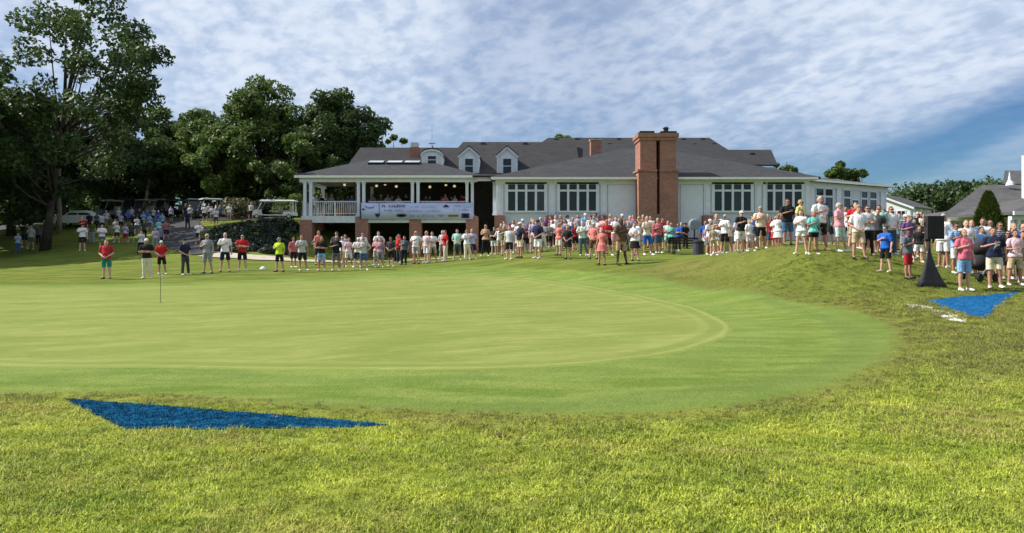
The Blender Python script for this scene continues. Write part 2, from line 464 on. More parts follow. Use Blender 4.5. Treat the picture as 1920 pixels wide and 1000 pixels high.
def _fit():
    P = CP[:, :2] / 20.0
    n = len(P)
    d2 = ((P[:, None] - P[None]) ** 2).sum(-1)
    K = _tps(d2) + np.eye(n) * 0.004
    Q = np.hstack([np.ones((n, 1)), P])
    A = np.block([[K, Q], [Q.T, np.zeros((3, 3))]])
    s = np.linalg.solve(A, np.concatenate([CP[:, 2], np.zeros(3)]))
    return P, s[:n], s[n:]
_TP, _TW, _TA = _fit()
def Hn(x, y):
    x = np.asarray(x, float); y = np.asarray(y, float)
    sh = x.shape
    xc = np.clip(x.ravel(), -60, 45); yc = np.clip(y.ravel(), 0.5, 85)
    out = np.empty(len(xc))
    for i in range(0, len(xc), 20000):
        q = np.stack([xc[i:i + 20000], yc[i:i + 20000]], 1) / 20.0
        d2 = ((q[:, None] - _TP[None]) ** 2).sum(-1)
        out[i:i + 20000] = _tps(d2) @ _TW + _TA[0] + q @ _TA[1:]
    out = np.clip(out, -0.25, 4.6)
    out += 0.018 * np.sin(x.ravel() * 1.7 + 0.6 * np.sin(y.ravel() * 0.9)) * np.sin(y.ravel() * 1.3 + x.ravel() * 0.4)
    return out.reshape(sh)
def H(x, y): return float(Hn(np.array([x]), np.array([y]))[0])
_DS = np.concatenate([np.arange(3, 40, 0.05), np.arange(40, 110, 0.2)])
def ray(u, v, default=None):
    """where the sight line through photograph pixel (u, v) meets the ground"""
    g = Hn((u - 960.0) / F * _DS, _DS) - (EYE - (v - HZ) / F * _DS)
    k = np.nonzero(g >= 0)[0]
    if len(k) == 0: return default
    D = float(_DS[k[0]])
    return Vector((X(u, D), D, H(X(u, D), D)))

def axis(a, b, step, far):
    mid = list(np.arange(a, b + 1e-6, step))
    return np.array([a - f for f in reversed(far)] + mid + [b + f for f in far])
gx = axis(-60, 46, 0.5, (3, 8, 18, 40, 90, 200, 500, 1200, 2500))
gy = np.array([-1500, -500, -150, -50, -15, -5, -1] + list(np.arange(0.5, 85.1, 0.5)) + [88, 95, 110, 140, 200, 320, 600, 1200, 2500])
def plan_poly(pts):
    out = []
    for p in pts:
        q = ray(*p)
        out.append((q.x, q.y))
    return np.array(out)
def chaikin(P, n=2):
    for _ in range(n):
        Q = np.roll(P, -1, 0)
        P = np.stack([0.75 * P + 0.25 * Q, 0.25 * P + 0.75 * Q], 1).reshape(-1, 2)
    return P
def sdf(P, x, y):
    """signed distance to a polygon, negative inside"""
    A = P; B = np.roll(P, -1, 0)
    best = np.full(x.shape, 1e9); inside = np.zeros(x.shape, bool)
    for (ax, ay), (bx, by) in zip(A, B):
        dx, dy = bx - ax, by - ay
        t = np.clip(((x - ax) * dx + (y - ay) * dy) / (dx * dx + dy * dy + 1e-12), 0, 1)
        best = np.minimum(best, (x - ax - t * dx) ** 2 + (y - ay - t * dy) ** 2)
        c = ((ay > y) != (by > y))
        xi = dx * (y - ay) / (dy if abs(dy) > 1e-9 else 1e-9) + ax
        inside ^= c & (x < xi)
    d = np.sqrt(best)
    return np.where(inside, -d, d)
green_px = [(-560, 585), (-420, 566), (-250, 553), (-120, 546), (0, 542), (200, 539), (400, 535), (600, 528), (760, 520), (900, 517), (1000, 522), (1080, 534), (1180, 550), (1270, 569), (1340, 591), (1374, 612), (1362, 632), (1310, 652), (1220, 671), (1100, 685), (950, 692), (750, 695), (500, 693), (250, 690), (0, 687), (-220, 682), (-400, 670), (-530, 650), (-590, 618)]
GREEN = chaikin(plan_poly(green_px), 2)
apron_px = [(-860, 640), (-760, 680), (-520, 716), (-220, 734), (0, 738), (200, 738), (400, 745), (600, 760), (800, 771), (1000, 778), (1200, 776), (1350, 767), (1480, 749), (1580, 716), (1650, 680), (1690, 642), (1680, 615), (1640, 592), (1560, 574), (1450, 558), (1350, 543), (1260, 527), (1180, 516), (1080, 507), (980, 502), (900, 500), (820, 503), (700, 512), (500, 524), (300, 532), (100, 535), (-120, 537), (-400, 547), (-640, 568), (-810, 600)]
APRON = chaikin(plan_poly(apron_px), 2)

def rough_nodes(n, p):
    """colour of the long grass, a field over the ground"""
    big = n.noise(n.mapping(p, (1, 1.6, 0.0)), 0.30, 4, 0.6, 0.6)
    mid = n.noise(n.mapping(p, (1, 1.5, 0.0)), 1.3, 4, 0.62, 0.4)
    fine = n.noise(n.mapping(p, (1, 1.0, 0.0)), 7.0, 3, 0.65)
    c = n.mix(n.smooth(mid, 0.32, 0.68), (0.220, 0.300, 0.034), (0.435, 0.485, 0.062))
    c = n.mix(n.smooth(big, 0.42, 0.68, 0, 0.75), c, (0.30, 0.325, 0.058))
    c = n.mix(n.smooth(fine, 0.50, 0.78, 0, 0.65), c, (0.62, 0.58, 0.20))
    dead = n.math('MULTIPLY', n.smooth(big, 0.5, 0.66), n.smooth(mid, 0.45, 0.68))
    c = n.mix(n.math('MULTIPLY', dead, 0.7), c, (0.38, 0.31, 0.11))
    sx = n.N('ShaderNodeSeparateXYZ'); n.L(p, sx.inputs[0])
    slope = n.math('MULTIPLY', n.math('MULTIPLY', n.smooth(sx.outputs[0], 2.0, 7.5), n.smooth(sx.outputs[1], 6.5, 11.0)), n.smooth(sx.outputs[1], 16.0, 23.0, 1.0, 0.35))   # drier turf on the right-hand slope
    c = n.mix(n.math('MULTIPLY', slope, n.smooth(mid, 0.3, 0.64, 0.92, 0.4)), c, (0.155, 0.158, 0.040))
    c = n.mix(n.math('MULTIPLY', n.math('MULTIPLY', n.smooth(sx.outputs[1], 16.5, 21.0), n.smooth(sx.outputs[0], 1.0, 5.0)), n.smooth(fine, 0.35, 0.7, 0.8, 0.45)), c, (0.150, 0.185, 0.036))   # shorter, greener turf on the mound
    return c, fine
def ground_mat():
    n = NT('grass_ground'); p = n.pos()
    rc, fine = rough_nodes(n, p)
    ap = n.attr('sdf_apron'); gr = n.attr('sdf_green'); md = n.attr('sdf_mound')
    wob = n.math('MULTIPLY', n.math('SUBTRACT', n.noise(p, 1.6, 3), 0.5), 0.35)
    # mown lawn behind and beside the green
    m1 = n.noise(n.mapping(p, (1, 2.4, 0)), 0.5, 4, 0.6, 0.5); m2 = n.noise(p, 9.0, 3, 0.7)
    lawn = n.mix(n.smooth(m1, 0.34, 0.66), (0.080, 0.125, 0.020), (0.165, 0.185, 0.034))
    lawn = n.mix(n.smooth(m2, 0.45, 0.75, 0, 0.4), lawn, (0.20, 0.19, 0.06))
    # apron: mown rings round the green
    gw = n.math('ADD', gr, wob)
    ring = n.math('MULTIPLY', n.math('ADD', n.math('SINE', n.math('MULTIPLY', gw, 3.4)), 1.0), 0.5)
    a1 = n.noise(n.mapping(p, (0.7, 2.5, 0)), 0.8, 4, 0.6, 0.4)
    apc = n.mix(n.smooth(a1, 0.34, 0.66), (0.120, 0.180, 0.030), (0.205, 0.255, 0.058))
    apc = n.mix(n.smooth(n.noise(p, 3.5, 4, 0.65), 0.42, 0.7, 0, 0.45), apc, (0.105, 0.165, 0.028))
    apc = n.mix(n.math('MULTIPLY', ring, 0.28), apc, (0.20, 0.26, 0.075))
    far = n.smooth(gw, 2.2, 2.9)
    apc = n.mix(n.math('MULTIPLY', far, 0.45), apc, (0.120, 0.170, 0.034))
    dk = n.math('MULTIPLY', n.smooth(gw, 1.75, 2.1), n.math('SUBTRACT', 1.0, n.smooth(gw, 2.25, 2.6)))
    apc = n.mix(n.math('MULTIPLY', dk, 0.32), apc, (0.075, 0.125, 0.026))
    apc = n.mix(n.smooth(m2, 0.5, 0.8, 0, 0.3), apc, (0.21, 0.235, 0.09))
    apc = n.mix(n.smooth(n.noise(n.mapping(p, (1, 1.3, 0)), 26.0, 3, 0.7), 0.5, 0.72, 0, 0.45), apc, (0.085, 0.135, 0.022))
    # mound: coarse dry grass
    mo = n.mix(n.smooth(n.noise(n.mapping(p, (1, 1.5, 0.3)), 0.9, 5, 0.65, 0.6), 0.35, 0.66), (0.085, 0.105, 0.022), (0.175, 0.165, 0.045))
    mo = n.mix(n.smooth(m2, 0.42, 0.74, 0, 0.5), mo, (0.22, 0.18, 0.075))
    c = n.mix(n.smooth(md, -1.5, 1.5), mo, lawn)
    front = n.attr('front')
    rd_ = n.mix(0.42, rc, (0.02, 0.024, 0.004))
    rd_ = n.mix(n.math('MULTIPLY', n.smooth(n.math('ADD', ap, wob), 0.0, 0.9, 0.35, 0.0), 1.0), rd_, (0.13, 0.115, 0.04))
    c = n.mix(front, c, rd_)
    c = n.mix(n.smooth(n.math('ADD', n.math('ADD', ap, n.math('MULTIPLY', wob, 0.6)), n.math('MULTIPLY', n.math('SUBTRACT', n.noise(p, 11.0, 3), 0.5), 0.9)), -0.22, 0.20), apc, c)
    h = n.math('ADD', n.noise(p, 38, 4, 0.7), n.math('MULTIPLY', n.noise(p, 9, 3), 1.2))
    return n.done(n.bsdf(c, 0.95, 0.05, 0, n.bump(h, 0.75, 0.03)))
M['ground'] = ground_mat()
MOUND = plan_poly([(1190, 505), (1300, 548), (1450, 566), (1640, 596), (1740, 560), (1700, 520), (1620, 490), (1540, 472), (1480, 463), (1380, 474), (1290, 489)])
GX, GY = np.meshgrid(gx, gy)
GZ = Hn(GX, GY)
GZ -= 0.06 * np.clip((-sdf(GREEN, GX, GY) - 0.7) / 1.0, 0, 1)   # the green is laid over the ground as a sheet of its own
def build_ground():
    nx, ny = len(gx), len(gy)
    V = np.stack([GX.ravel(), GY.ravel(), GZ.ravel()], 1)
    i = np.arange(nx * ny).reshape(ny, nx)
    Fc = np.stack([i[:-1, :-1], i[:-1, 1:], i[1:, 1:], i[1:, :-1]], -1).reshape(-1, 4)
    me = np_mesh('ground', V, Fc, [M['ground']], True)
    x, y = V[:, 0], V[:, 1]
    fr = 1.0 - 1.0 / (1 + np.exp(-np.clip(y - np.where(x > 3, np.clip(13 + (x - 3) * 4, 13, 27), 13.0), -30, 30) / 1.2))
    for nm, a in (('sdf_apron', sdf(APRON, x, y)), ('sdf_green', sdf(GREEN, x, y)), ('sdf_mound', sdf(MOUND, x, y)), ('front', fr)):
        at = me.attributes.new(nm, 'FLOAT', 'POINT'); at.data.foreach_set('value', np.clip(a, -50, 50).astype(np.float32))
    o = bpy.data.objects.new('ground', me); link(o); tag(o, 'wide lawn of rough and mown grass with low banks', kind='structure')
build_ground()
def green_mat():
    n = NT('putting_green_turf'); p = n.pos()
    s = n.attr('sdf_green')
    a = n.noise(n.stretch(p, 2.6, 0.7, 28), 0.9, 5, 0.62, 0.6)
    b = n.noise(p, 0.22, 3, 0.5); f = n.noise(p, 16, 3, 0.7)
    c = n.mix(n.smooth(a, 0.34, 0.68), (0.158, 0.198, 0.044), (0.250, 0.268, 0.078))
    c = n.mix(n.smooth(b, 0.35, 0.7, 0, 0.35), c, (0.18, 0.235, 0.058))
    c = n.mix(n.smooth(f, 0.45, 0.8, 0, 0.25), c, (0.27, 0.265, 0.09))
    c = n.mix(n.smooth(n.noise(n.stretch(p, 2.0, 0.6, 20), 2.4, 5, 0.66, 0.8), 0.38, 0.64, 0.0, 0.62), c, (0.150, 0.190, 0.040))
    c = n.mix(n.smooth(n.noise(n.mapping(p, (0.5, 1.2, 0)), 7.0, 4, 0.7, 0.5), 0.52, 0.72, 0.0, 0.5), c, (0.30, 0.31, 0.105))
    e = n.math('ADD', s, n.math('MULTIPLY', n.math('SUBTRACT', n.noise(p, 2.0, 2), 0.5), 0.08))
    def band(lo, hi, w=0.06):
        return n.math('MULTIPLY', n.smooth(e, lo - w, lo + w), n.math('SUBTRACT', 1.0, n.smooth(e, hi - w, hi + w)))
    c = n.mix(n.smooth(e, -0.02, 0.06), c, (0.175, 0.23, 0.05))
    c = n.mix(n.math('MULTIPLY', band(-0.13, -0.04, 0.03), 0.5), c, (0.275, 0.295, 0.092))
    c = n.mix(n.math('MULTIPLY', band(-0.40, -0.18), 0.5), c, (0.15, 0.19, 0.046))
    c = n.mix(n.math('MULTIPLY', band(-0.62, -0.42), 0.25), c, (0.265, 0.29, 0.088))
    c = n.mix(n.math('MULTIPLY', band(-1.3, -1.0), 0.12), c, (0.165, 0.205, 0.05))
    return n.done(n.bsdf(c, 0.95, 0.05, 0, n.bump(n.noise(p, 55, 3, 0.7), 0.35, 0.012)))
M['green'] = green_mat()
def build_green():
    c = np.array([-4.0, 17.0])
    n = len(GREEN); K = 44
    ts = np.linspace(0, 1, K + 1) ** 0.8
    P = c[None, None] + (GREEN[None] - c[None, None]) * ts[1:, None, None]
    P = np.concatenate([c[None], P.reshape(-1, 2)])
    # sample height with the same facets as the ground, 12 mm above it
    z = Hn(P[:, 0], P[:, 1]) + 0.010
    out_ = GREEN + (GREEN - c) / np.linalg.norm(GREEN - c, axis=1)[:, None] * 0.25
    P = np.concatenate([P, out_]); z = np.concatenate([z, Hn(out_[:, 0], out_[:, 1]) - 0.05])   # the edge runs down into the apron
    V = np.concatenate([P, z[:, None]], 1)
    fs = []
    for k in range(K + 1):
        for i in range(n):
            j = (i + 1) % n
            if k == 0: fs.append((0, 1 + i, 1 + j))
            else: fs.append((1 + (k - 1) * n + i, 1 + k * n + i, 1 + k * n + j, 1 + (k - 1) * n + j))
    me = bpy.data.meshes.new('putting_green'); me.from_pydata([tuple(v) for v in V], [], fs)
    me.materials.append(M['green']); me.polygons.foreach_set('use_smooth', [True] * len(fs))
    at = me.attributes.new('sdf_green', 'FLOAT', 'POINT'); at.data.foreach_set('value', sdf(GREEN, V[:, 0], V[:, 1]).astype(np.float32))
    me.update()
    bm = bmesh.new(); bm.from_mesh(me); bmesh.ops.recalc_face_normals(bm, faces=bm.faces); bm.to_mesh(me); bm.free()
    o = bpy.data.objects.new('putting_green', me); link(o); tag(o, 'pale closely mown putting green', kind='structure')
build_green()

def ribbon(name, pts, width, mat, lift=0.04, label=None):
    P = [Vector((p[0], p[1])) for p in pts]
    fine = []
    for a, b in zip(P[:-1], P[1:]):
        k = max(1, int((b - a).length / 0.5))
        fine += [a.lerp(b, i / k) for i in range(k)]
    fine.append(P[-1])
    for _ in range(6): fine = [fine[0]] + [(fine[i - 1] + fine[i] * 2 + fine[i + 1]) / 4 for i in range(1, len(fine) - 1)] + [fine[-1]]
    m = 7; V = []
    for i, q in enumerate(fine):
        d = (fine[min(i + 1, len(fine) - 1)] - fine[max(i - 1, 0)]).normalized(); s = Vector((-d.y, d.x))
        for k in range(m):
            w = q + s * width * (k / (m - 1) - 0.5); V.append((w.x, w.y))
    V = np.array(V); z = Hn(V[:, 0], V[:, 1]) + lift
    V = np.concatenate([V, z[:, None]], 1)
    i = np.arange(len(fine) * m).reshape(-1, m)
    Fc = np.stack([i[:-1, :-1], i[1:, :-1], i[1:, 1:], i[:-1, 1:]], -1).reshape(-1, 4)
    me = np_mesh(name, V, Fc, [mat], True)
    o = bpy.data.objects.new(name, me); link(o); tag(o, label, kind='structure')
    return o
ribbon('cart_path', [(X(345, 82), 82), (X(335, 72), 72), (X(338, 65), 65), (X(350, 58), 58), (X(368, 52), 52), (X(410, 48.5), 48.5)], 3.4, M['asphalt'], 0.05, 'grey asphalt cart path running down the shaded slope')
ribbon('walkway', [(X(395, 47.8), 47.8), (X(450, 47), 47), (X(540, 46), 46), (X(640, 45.5), 45.5), (X(760, 46), 46), (X(860, 48), 48)], 2.4, M['concrete'], 0.05, 'tan concrete walkway below the deck')
ribbon('parking_lot', [(X(-60, 80), 80), (X(150, 79), 79), (X(330, 77), 77), (X(480, 72), 72), (X(545, 70), 70)], 9.0, M['asphalt'], 0.06, 'shaded asphalt parking area under the trees')

# ------------------------------------------------------------------ long grass in front
def blade_mat():
    n = NT('grass_blades'); p = n.pos()
    c, fine = rough_nodes(n, p)
    oi = n.N('ShaderNodeObjectInfo')
    v = n.math('MULTIPLY', n.smooth(n.noise(p, 70.0, 1), 0.3, 0.7, 0.5, 1.6), n.smooth(n.noise(n.mapping(p, (1, 1, 0)), 2.6, 3, 0.6), 0.32, 0.66, 0.98, 1.28))
    c = n.mix(n.inst('dry'), c, (0.195, 0.19, 0.060))
    hsv = n.N('ShaderNodeHueSaturation'); n.L(c, hsv.inputs['Color']); n.L(v, hsv.inputs['Value'])
    geo = n.N('ShaderNodeNewGeometry')
    vm = n.N('ShaderNodeVectorMath'); vm.operation = 'MULTIPLY_ADD'
    n.L(geo.outputs['Normal'], vm.inputs[0]); vm.inputs[1].default_value = (0.45, 0.45, 0.45); vm.inputs[2].default_value = (0, 0, 0.9)
    vn = n.N('ShaderNodeVectorMath'); vn.operation = 'NORMALIZE'; n.L(vm.outputs[0], vn.inputs[0])
    d = n.bsdf(hsv.outputs[0], 0.6, 0.2, 0, vn.outputs[0])
    t = n.N('ShaderNodeBsdfTranslucent'); n.L(hsv.outputs[0], t.inputs[0])
    ms = n.N('ShaderNodeMixShader'); ms.inputs[0].default_value = 0.35
    n.L(d, ms.inputs[1]); n.L(t.outputs[0], ms.inputs[2])
    return n.done(ms.outputs[0])
M['blade'] = blade_mat()
def blades(px, py, pz, hgt, wid, rng, lean=0.55):
    """three-triangle grass blades at the given points -> V, F"""
    n = len(px)
    a = rng.uniform(0, 2 * math.pi, n); l = rng.uniform(0.1, lean, n) * hgt * 1.3; f = a + rng.uniform(-1.2, 1.2, n)
    sx, sy = np.cos(f) * wid / 2, np.sin(f) * wid / 2
    dx, dy = np.cos(a + 1.57) * l, np.sin(a + 1.57) * l
    V = np.empty((n, 5, 3))
    V[:, 0] = np.stack([px - sx, py - sy, pz - 0.005], 1); V[:, 1] = np.stack([px + sx, py + sy, pz - 0.005], 1)
    V[:, 2] = np.stack([px + dx * .35 + sx * .8, py + dy * .35 + sy * .8, pz + hgt * .6], 1); V[:, 3] = np.stack([px + dx * .35 - sx * .8, py + dy * .35 - sy * .8, pz + hgt * .6], 1)
    V[:, 4] = np.stack([px + dx, py + dy, pz + hgt], 1)
    b = np.arange(n)[:, None] * 5
    T = np.concatenate([b + np.array([0, 1, 2]), b + np.array([0, 2, 3]), b + np.array([3, 2, 4])])
    return V.reshape(-1, 3), T
TRI1 = plan_poly([(118, 748), (232, 808), (430, 808), (600, 805), (735, 802), (700, 796), (420, 772)])
TRI2 = plan_poly([(1738, 565), (1846, 599), (1868, 580), (1912, 548)])
def build_grass():
    rng = np.random.default_rng(11)
    # tuft prototypes, in a collection used only by the scatter
    tufts = bpy.data.collections.new('grass_tufts')
    for k in range(6):
        n = 40 if k < 4 else 22
        r = 0.055 * np.sqrt(rng.uniform(0, 1, n)); a = rng.uniform(0, 2 * math.pi, n)
        V, T = blades(r * np.cos(a), r * np.sin(a), np.zeros(n), rng.uniform(0.010, 0.032, n) * (1.55 if k > 3 else 1.0), rng.uniform(0.004, 0.008, n), rng, 1.2)
        o = bpy.data.objects.new('grass_tuft', np_mesh('grass_tuft', V, T, [M['blade']])); tufts.objects.link(o)
    pts = []
    for y0, y1, den in ((2.6, 3.4, 250), (3.4, 5, 330), (5, 6.5, 260), (6.5, 8.5, 190), (8.5, 11, 130), (11, 14, 95), (14, 18, 70), (18, 23, 48), (23, 30, 30)):
        w1 = y1 * 0.72 + 2.6
        n = int(den * (y1 - y0) * 2 * w1)
        pts.append(np.stack([rng.uniform(-w1, w1, n), rng.uniform(y0, y1, n)], 1))
    P = np.concatenate(pts)
    ok = (np.abs(P[:, 0]) < P[:, 1] * 0.72 + 2.6)
    ap = sdf(APRON, P[:, 0], P[:, 1]) + rng.normal(0, 0.06, len(P)) - 0.02
    ok &= ap > 0
    ok &= (P[:, 0] < 3.5) | (rng.uniform(0, 1, len(P)) < np.clip(0.25 + ap / 1.1, 0, 1))
    ok &= (P[:, 1] < 13) | (P[:, 0] > 5)
    ok &= rng.uniform(0, 1, len(P)) < np.clip((29 - P[:, 1]) / 7.0, 0.0, 1.0)
    ok &= sdf(TRI1, P[:, 0], P[:, 1]) > 0.035
    ok &= sdf(TRI2, P[:, 0], P[:, 1]) > 0.0
    P = P[ok]; ap = ap[ok]
    z = Hn(P[:, 0], P[:, 1])
    me = bpy.data.meshes.new('rough_grass')
    me.vertices.add(len(P)); me.vertices.foreach_set('co', np.concatenate([P, z[:, None]], 1).astype(np.float32).ravel())
    me.materials.append(M['blade'])
    n = len(P)
    big = 0.5 + 0.5 * np.sin(P[:, 0] * 1.1 + 2 * np.sin(P[:, 1] * .7)) * np.sin(P[:, 1] * 1.7 + P[:, 0] * .5)
    sc = rng.uniform(0.75, 1.35, n) * (0.85 + 0.35 * big) * np.clip(0.5 + ap * 0.9, 0.5, 1.0) * np.clip(1 + (P[:, 1] - 7) * 0.05, 1, 1.5) * np.clip(1.0 - (P[:, 1] - 17) * 0.06, 0.55, 1.0)
    at = me.attributes.new('tuft_scale', 'FLOAT', 'POINT'); at.data.foreach_set('value', sc.astype(np.float32))
    rim = np.clip(1.0 - ap / (0.55 + 0.35 * big), 0, 1) * np.where(P[:, 1] < 11, 0.85, 0.6)
    right = np.clip((P[:, 0] - 2.5) / 4.0, 0, 1) * np.clip((P[:, 1] - 7.5) / 3.0, 0, 1) * (0.10 + 0.5 * big) * np.clip((24 - P[:, 1]) / 7.0, 0.25, 1)
    dry = np.clip(np.maximum(rim, right) + rng.normal(0, .12, n), 0, 1)
    at = me.attributes.new('dry', 'FLOAT', 'POINT'); at.data.foreach_set('value', dry.astype(np.float32))
    at = me.attributes.new('tuft_turn', 'FLOAT_VECTOR', 'POINT')
    at.data.foreach_set('vector', np.stack([rng.normal(0, .12, n), rng.normal(0, .12, n), rng.uniform(0, 6.28, n)], 1).astype(np.float32).ravel())
    o = bpy.data.objects.new('rough_grass', me); link(o); tag(o, 'long yellow-green rough grass in the foreground', 'grass', kind='stuff')
    g = bpy.data.node_groups.new('scatter_tufts', 'GeometryNodeTree')
    g.interface.new_socket('Geometry', in_out='INPUT', socket_type='NodeSocketGeometry'); g.interface.new_socket('Geometry', in_out='OUTPUT', socket_type='NodeSocketGeometry')
    N = g.nodes.new; L = g.links.new
    gi, go = N('NodeGroupInput'), N('NodeGroupOutput')
    ci = N('GeometryNodeCollectionInfo'); ci.inputs['Collection'].default_value = tufts; ci.inputs['Separate Children'].default_value = True; ci.inputs['Reset Children'].default_value = True
    ip = N('GeometryNodeInstanceOnPoints'); ip.inputs['Pick Instance'].default_value = True
    a1 = N('GeometryNodeInputNamedAttribute'); a1.data_type = 'FLOAT'; a1.inputs['Name'].default_value = 'tuft_scale'
    a2 = N('GeometryNodeInputNamedAttribute'); a2.data_type = 'FLOAT_VECTOR'; a2.inputs['Name'].default_value = 'tuft_turn'
    rv = N('FunctionNodeRandomValue'); rv.data_type = 'INT'
    [s for s in rv.inputs if s.name == 'Max' and s.type == 'INT'][0].default_value = 5
    L(gi.outputs[0], ip.inputs['Points']); L(ci.outputs[0], ip.inputs['Instance'])
    L(a1.outputs['Attribute'], ip.inputs['Scale']); L(a2.outputs['Attribute'], ip.inputs['Rotation'])
    L([s for s in rv.outputs if s.type == 'INT'][0], ip.inputs['Instance Index'])
    L(ip.outputs[0], go.inputs[0])
    md = o.modifiers.new('scatter', 'NODES'); md.node_group = g
build_grass()
def paint_mat(name, c1, c2):
    n = NT(name); p = n.pos()
    f = n.noise(p, 9.0, 4, 0.65); g = n.noise(n.mapping(p, (1, 1.6, 1)), 2.2, 4, 0.6, 0.6)
    c = n.mix(n.smooth(f, 0.35, 0.7), c1, c2)
    c = n.mix(n.smooth(g, 0.665, 0.70, 0, 0.75), c, (0.55, 0.60, 0.62))
    thin = n.noise(p, 17.0, 4, 0.7)
    c = n.mix(n.smooth(thin, 0.58, 0.74, 0, 0.5), c, (0.10, 0.13, 0.05))
    return n.done(n.bsdf(c, 0.95, 0.03))
M['blue_paint'] = paint_mat('blue_turf_paint', (0.003, 0.036, 0.085), (0.010, 0.105, 0.21))
M['blue_paint_far'] = paint_mat('bright_blue_turf_paint', (0.008, 0.075, 0.20), (0.022, 0.150, 0.32))
M['white_paint'] = plain('white_turf_paint', (0.62, 0.62, 0.55), 0.8, var=0.3, scale=12)
def painted(name, poly, mat, den, hgt, label, cat, seed, wid=0.005, group=None):
    rng = np.random.default_rng(seed)
    lo, hi = poly.min(0), poly.max(0)
    n = int(den * (hi[0] - lo[0]) * (hi[1] - lo[1]))
    P = rng.uniform(lo, hi, (n, 2)); s = sdf(poly, P[:, 0], P[:, 1]) + rng.normal(0, 0.02, n)
    P = P[s < 0]; z = Hn(P[:, 0], P[:, 1])
    V, T = blades(P[:, 0], P[:, 1], z, rng.uniform(0.55, 1.1, len(P)) * hgt, wid * rng.uniform(0.7, 1.3, len(P)), rng, 0.9)
    # the painted thatch under the blades
    st = 0.06
    xs = np.arange(lo[0], hi[0] + st, st); ys = np.arange(lo[1], hi[1] + st, st)
    QX, QY = np.meshgrid(xs, ys); QZ = Hn(QX, QY) + 0.007
    cs = sdf(poly, QX[:-1, :-1] + st / 2, QY[:-1, :-1] + st / 2) < -st * 0.2
    i = np.arange(QX.size).reshape(QX.shape)
    Q = np.stack([i[:-1, :-1], i[:-1, 1:], i[1:, 1:], i[1:, :-1]], -1)[cs]
    b = len(V)
    T = np.concatenate([T, b + Q[:, [0, 1, 2]], b + Q[:, [0, 2, 3]]])
    V = np.concatenate([V, np.stack([QX.ravel(), QY.ravel(), QZ.ravel()], 1)])
    o = bpy.data.objects.new(name, np_mesh(name, V, T, [mat])); link(o)
    return tag(o, label, cat, group)
painted('painted_triangle', TRI1, M['blue_paint'], 7000, 0.022, 'long dark blue triangle painted on the near rough grass', 'turf paint', 3)
painted('painted_triangle', TRI2, M['blue_paint_far'], 2500, 0.017, 'bright blue triangle painted on the bank below the loudspeaker', 'turf paint', 4, 0.009)
_wp = [(1700, 571), (1740, 574), (1790, 590), (1815, 600), (1806, 606), (1775, 600), (1738, 583), (1702, 578)]
painted('white_turf_marks', plan_poly(_wp), M['white_paint'], 260, 0.025, 'faint white paint marks on the grass beside the far blue triangle', 'turf paint', 5, 0.02)
# ------------------------------------------------------------------ clubhouse
def solid_from_faces(name, pts, faces, mat, parent, drop=0.14):
    """roof sheet with thickness: top faces, the same dropped, and edges"""
    m = MB(); n = len(pts)
    low = [(p[0], p[1], p[2] - drop) for p in pts]
    m.add(list(pts) + low, [])
    es = {}
    for f in faces:
        m.f.append(tuple(f)); m.m.append(0); m.f.append(tuple(n + i for i in reversed(f))); m.m.append(0)
        for a, b in zip(f, f[1:] + f[:1]): es[(a, b)] = 1
    for a, b in es:
        if (b, a) not in es: m.f.append((b, a, n + a, n + b)); m.m.append(0)
    m.fixn()
    return m.build(name, mat, parent)
def hip(name, x0, x1, y0, y1, ze, rx0, rx1, ry, zr, mat, parent, ze_back=None):
    zb = ze if ze_back is None else ze_back
    pts = [(x0, y0, ze), (x1, y0, ze), (x1, y1, zb), (x0, y1, zb), (rx0, ry, zr), (rx1, ry, zr)]
    return solid_from_faces(name, pts, [[0, 1, 5, 4], [1, 2, 5], [2, 3, 4, 5], [3, 0, 4]], mat, parent)

club = empty('clubhouse', (X(1000, 55), 56, 2.0))
tag(club, 'white golf clubhouse with dark hip roofs, brick chimney and covered deck', 'building')
class Off:
    """parts are modelled in world coordinates, then hung on the thing's base"""
def cb(m, name, mat, smooth=False, parent=None):
    par = parent or club
    off = par.location if par is club else Vector((0, 0, 0))
    m.v = [(a - club.location.x, b - club.location.y, c - club.location.z) for a, b, c in m.v]
    return m.build(name, mat, par, smooth)
def cbox(name, x0, x1, y0, y1, z0, z1, mat, parent=None):
    return cb(MB().box(x0, x1, y0, y1, z0, z1), name, mat, parent=parent)
def chip(*a, **k):
    o = hip(*a, **k); o.data.transform(Matrix.Translation(-club.location)); return o
def csolid(*a, **k):
    o = solid_from_faces(*a, **k); o.data.transform(Matrix.Translation(-club.location)); return o

WY = 52.0                                   # front wall plane of the window wing
zE = Z(340, WY)                             # eave
wx0, wx1 = X(930, WY), X(1517, WY)
annex = (Vector((wx1, WY + 0.6)), Vector((X(1662, 58.5), 58.5)))
cbox('wall', wx0, wx1, WY, WY + 14, 0.9, zE + 0.1, M['siding'])
cbox('frieze_board', wx0 - 0.03, wx1 + 0.03, WY - 0.05, WY - 0.002, zE - 0.22, zE + 0.08, M['trim'])
cbox('gutter', wx0 - 0.35, wx1 + 0.4, WY - 0.62, WY - 0.5, zE + 0.09, zE + 0.24, M['cream_trim'])
cbox('soffit', wx0 - 0.3, wx1 + 0.3, WY - 0.5, WY - 0.06, zE + 0.08, zE + 0.15, M['trim'])
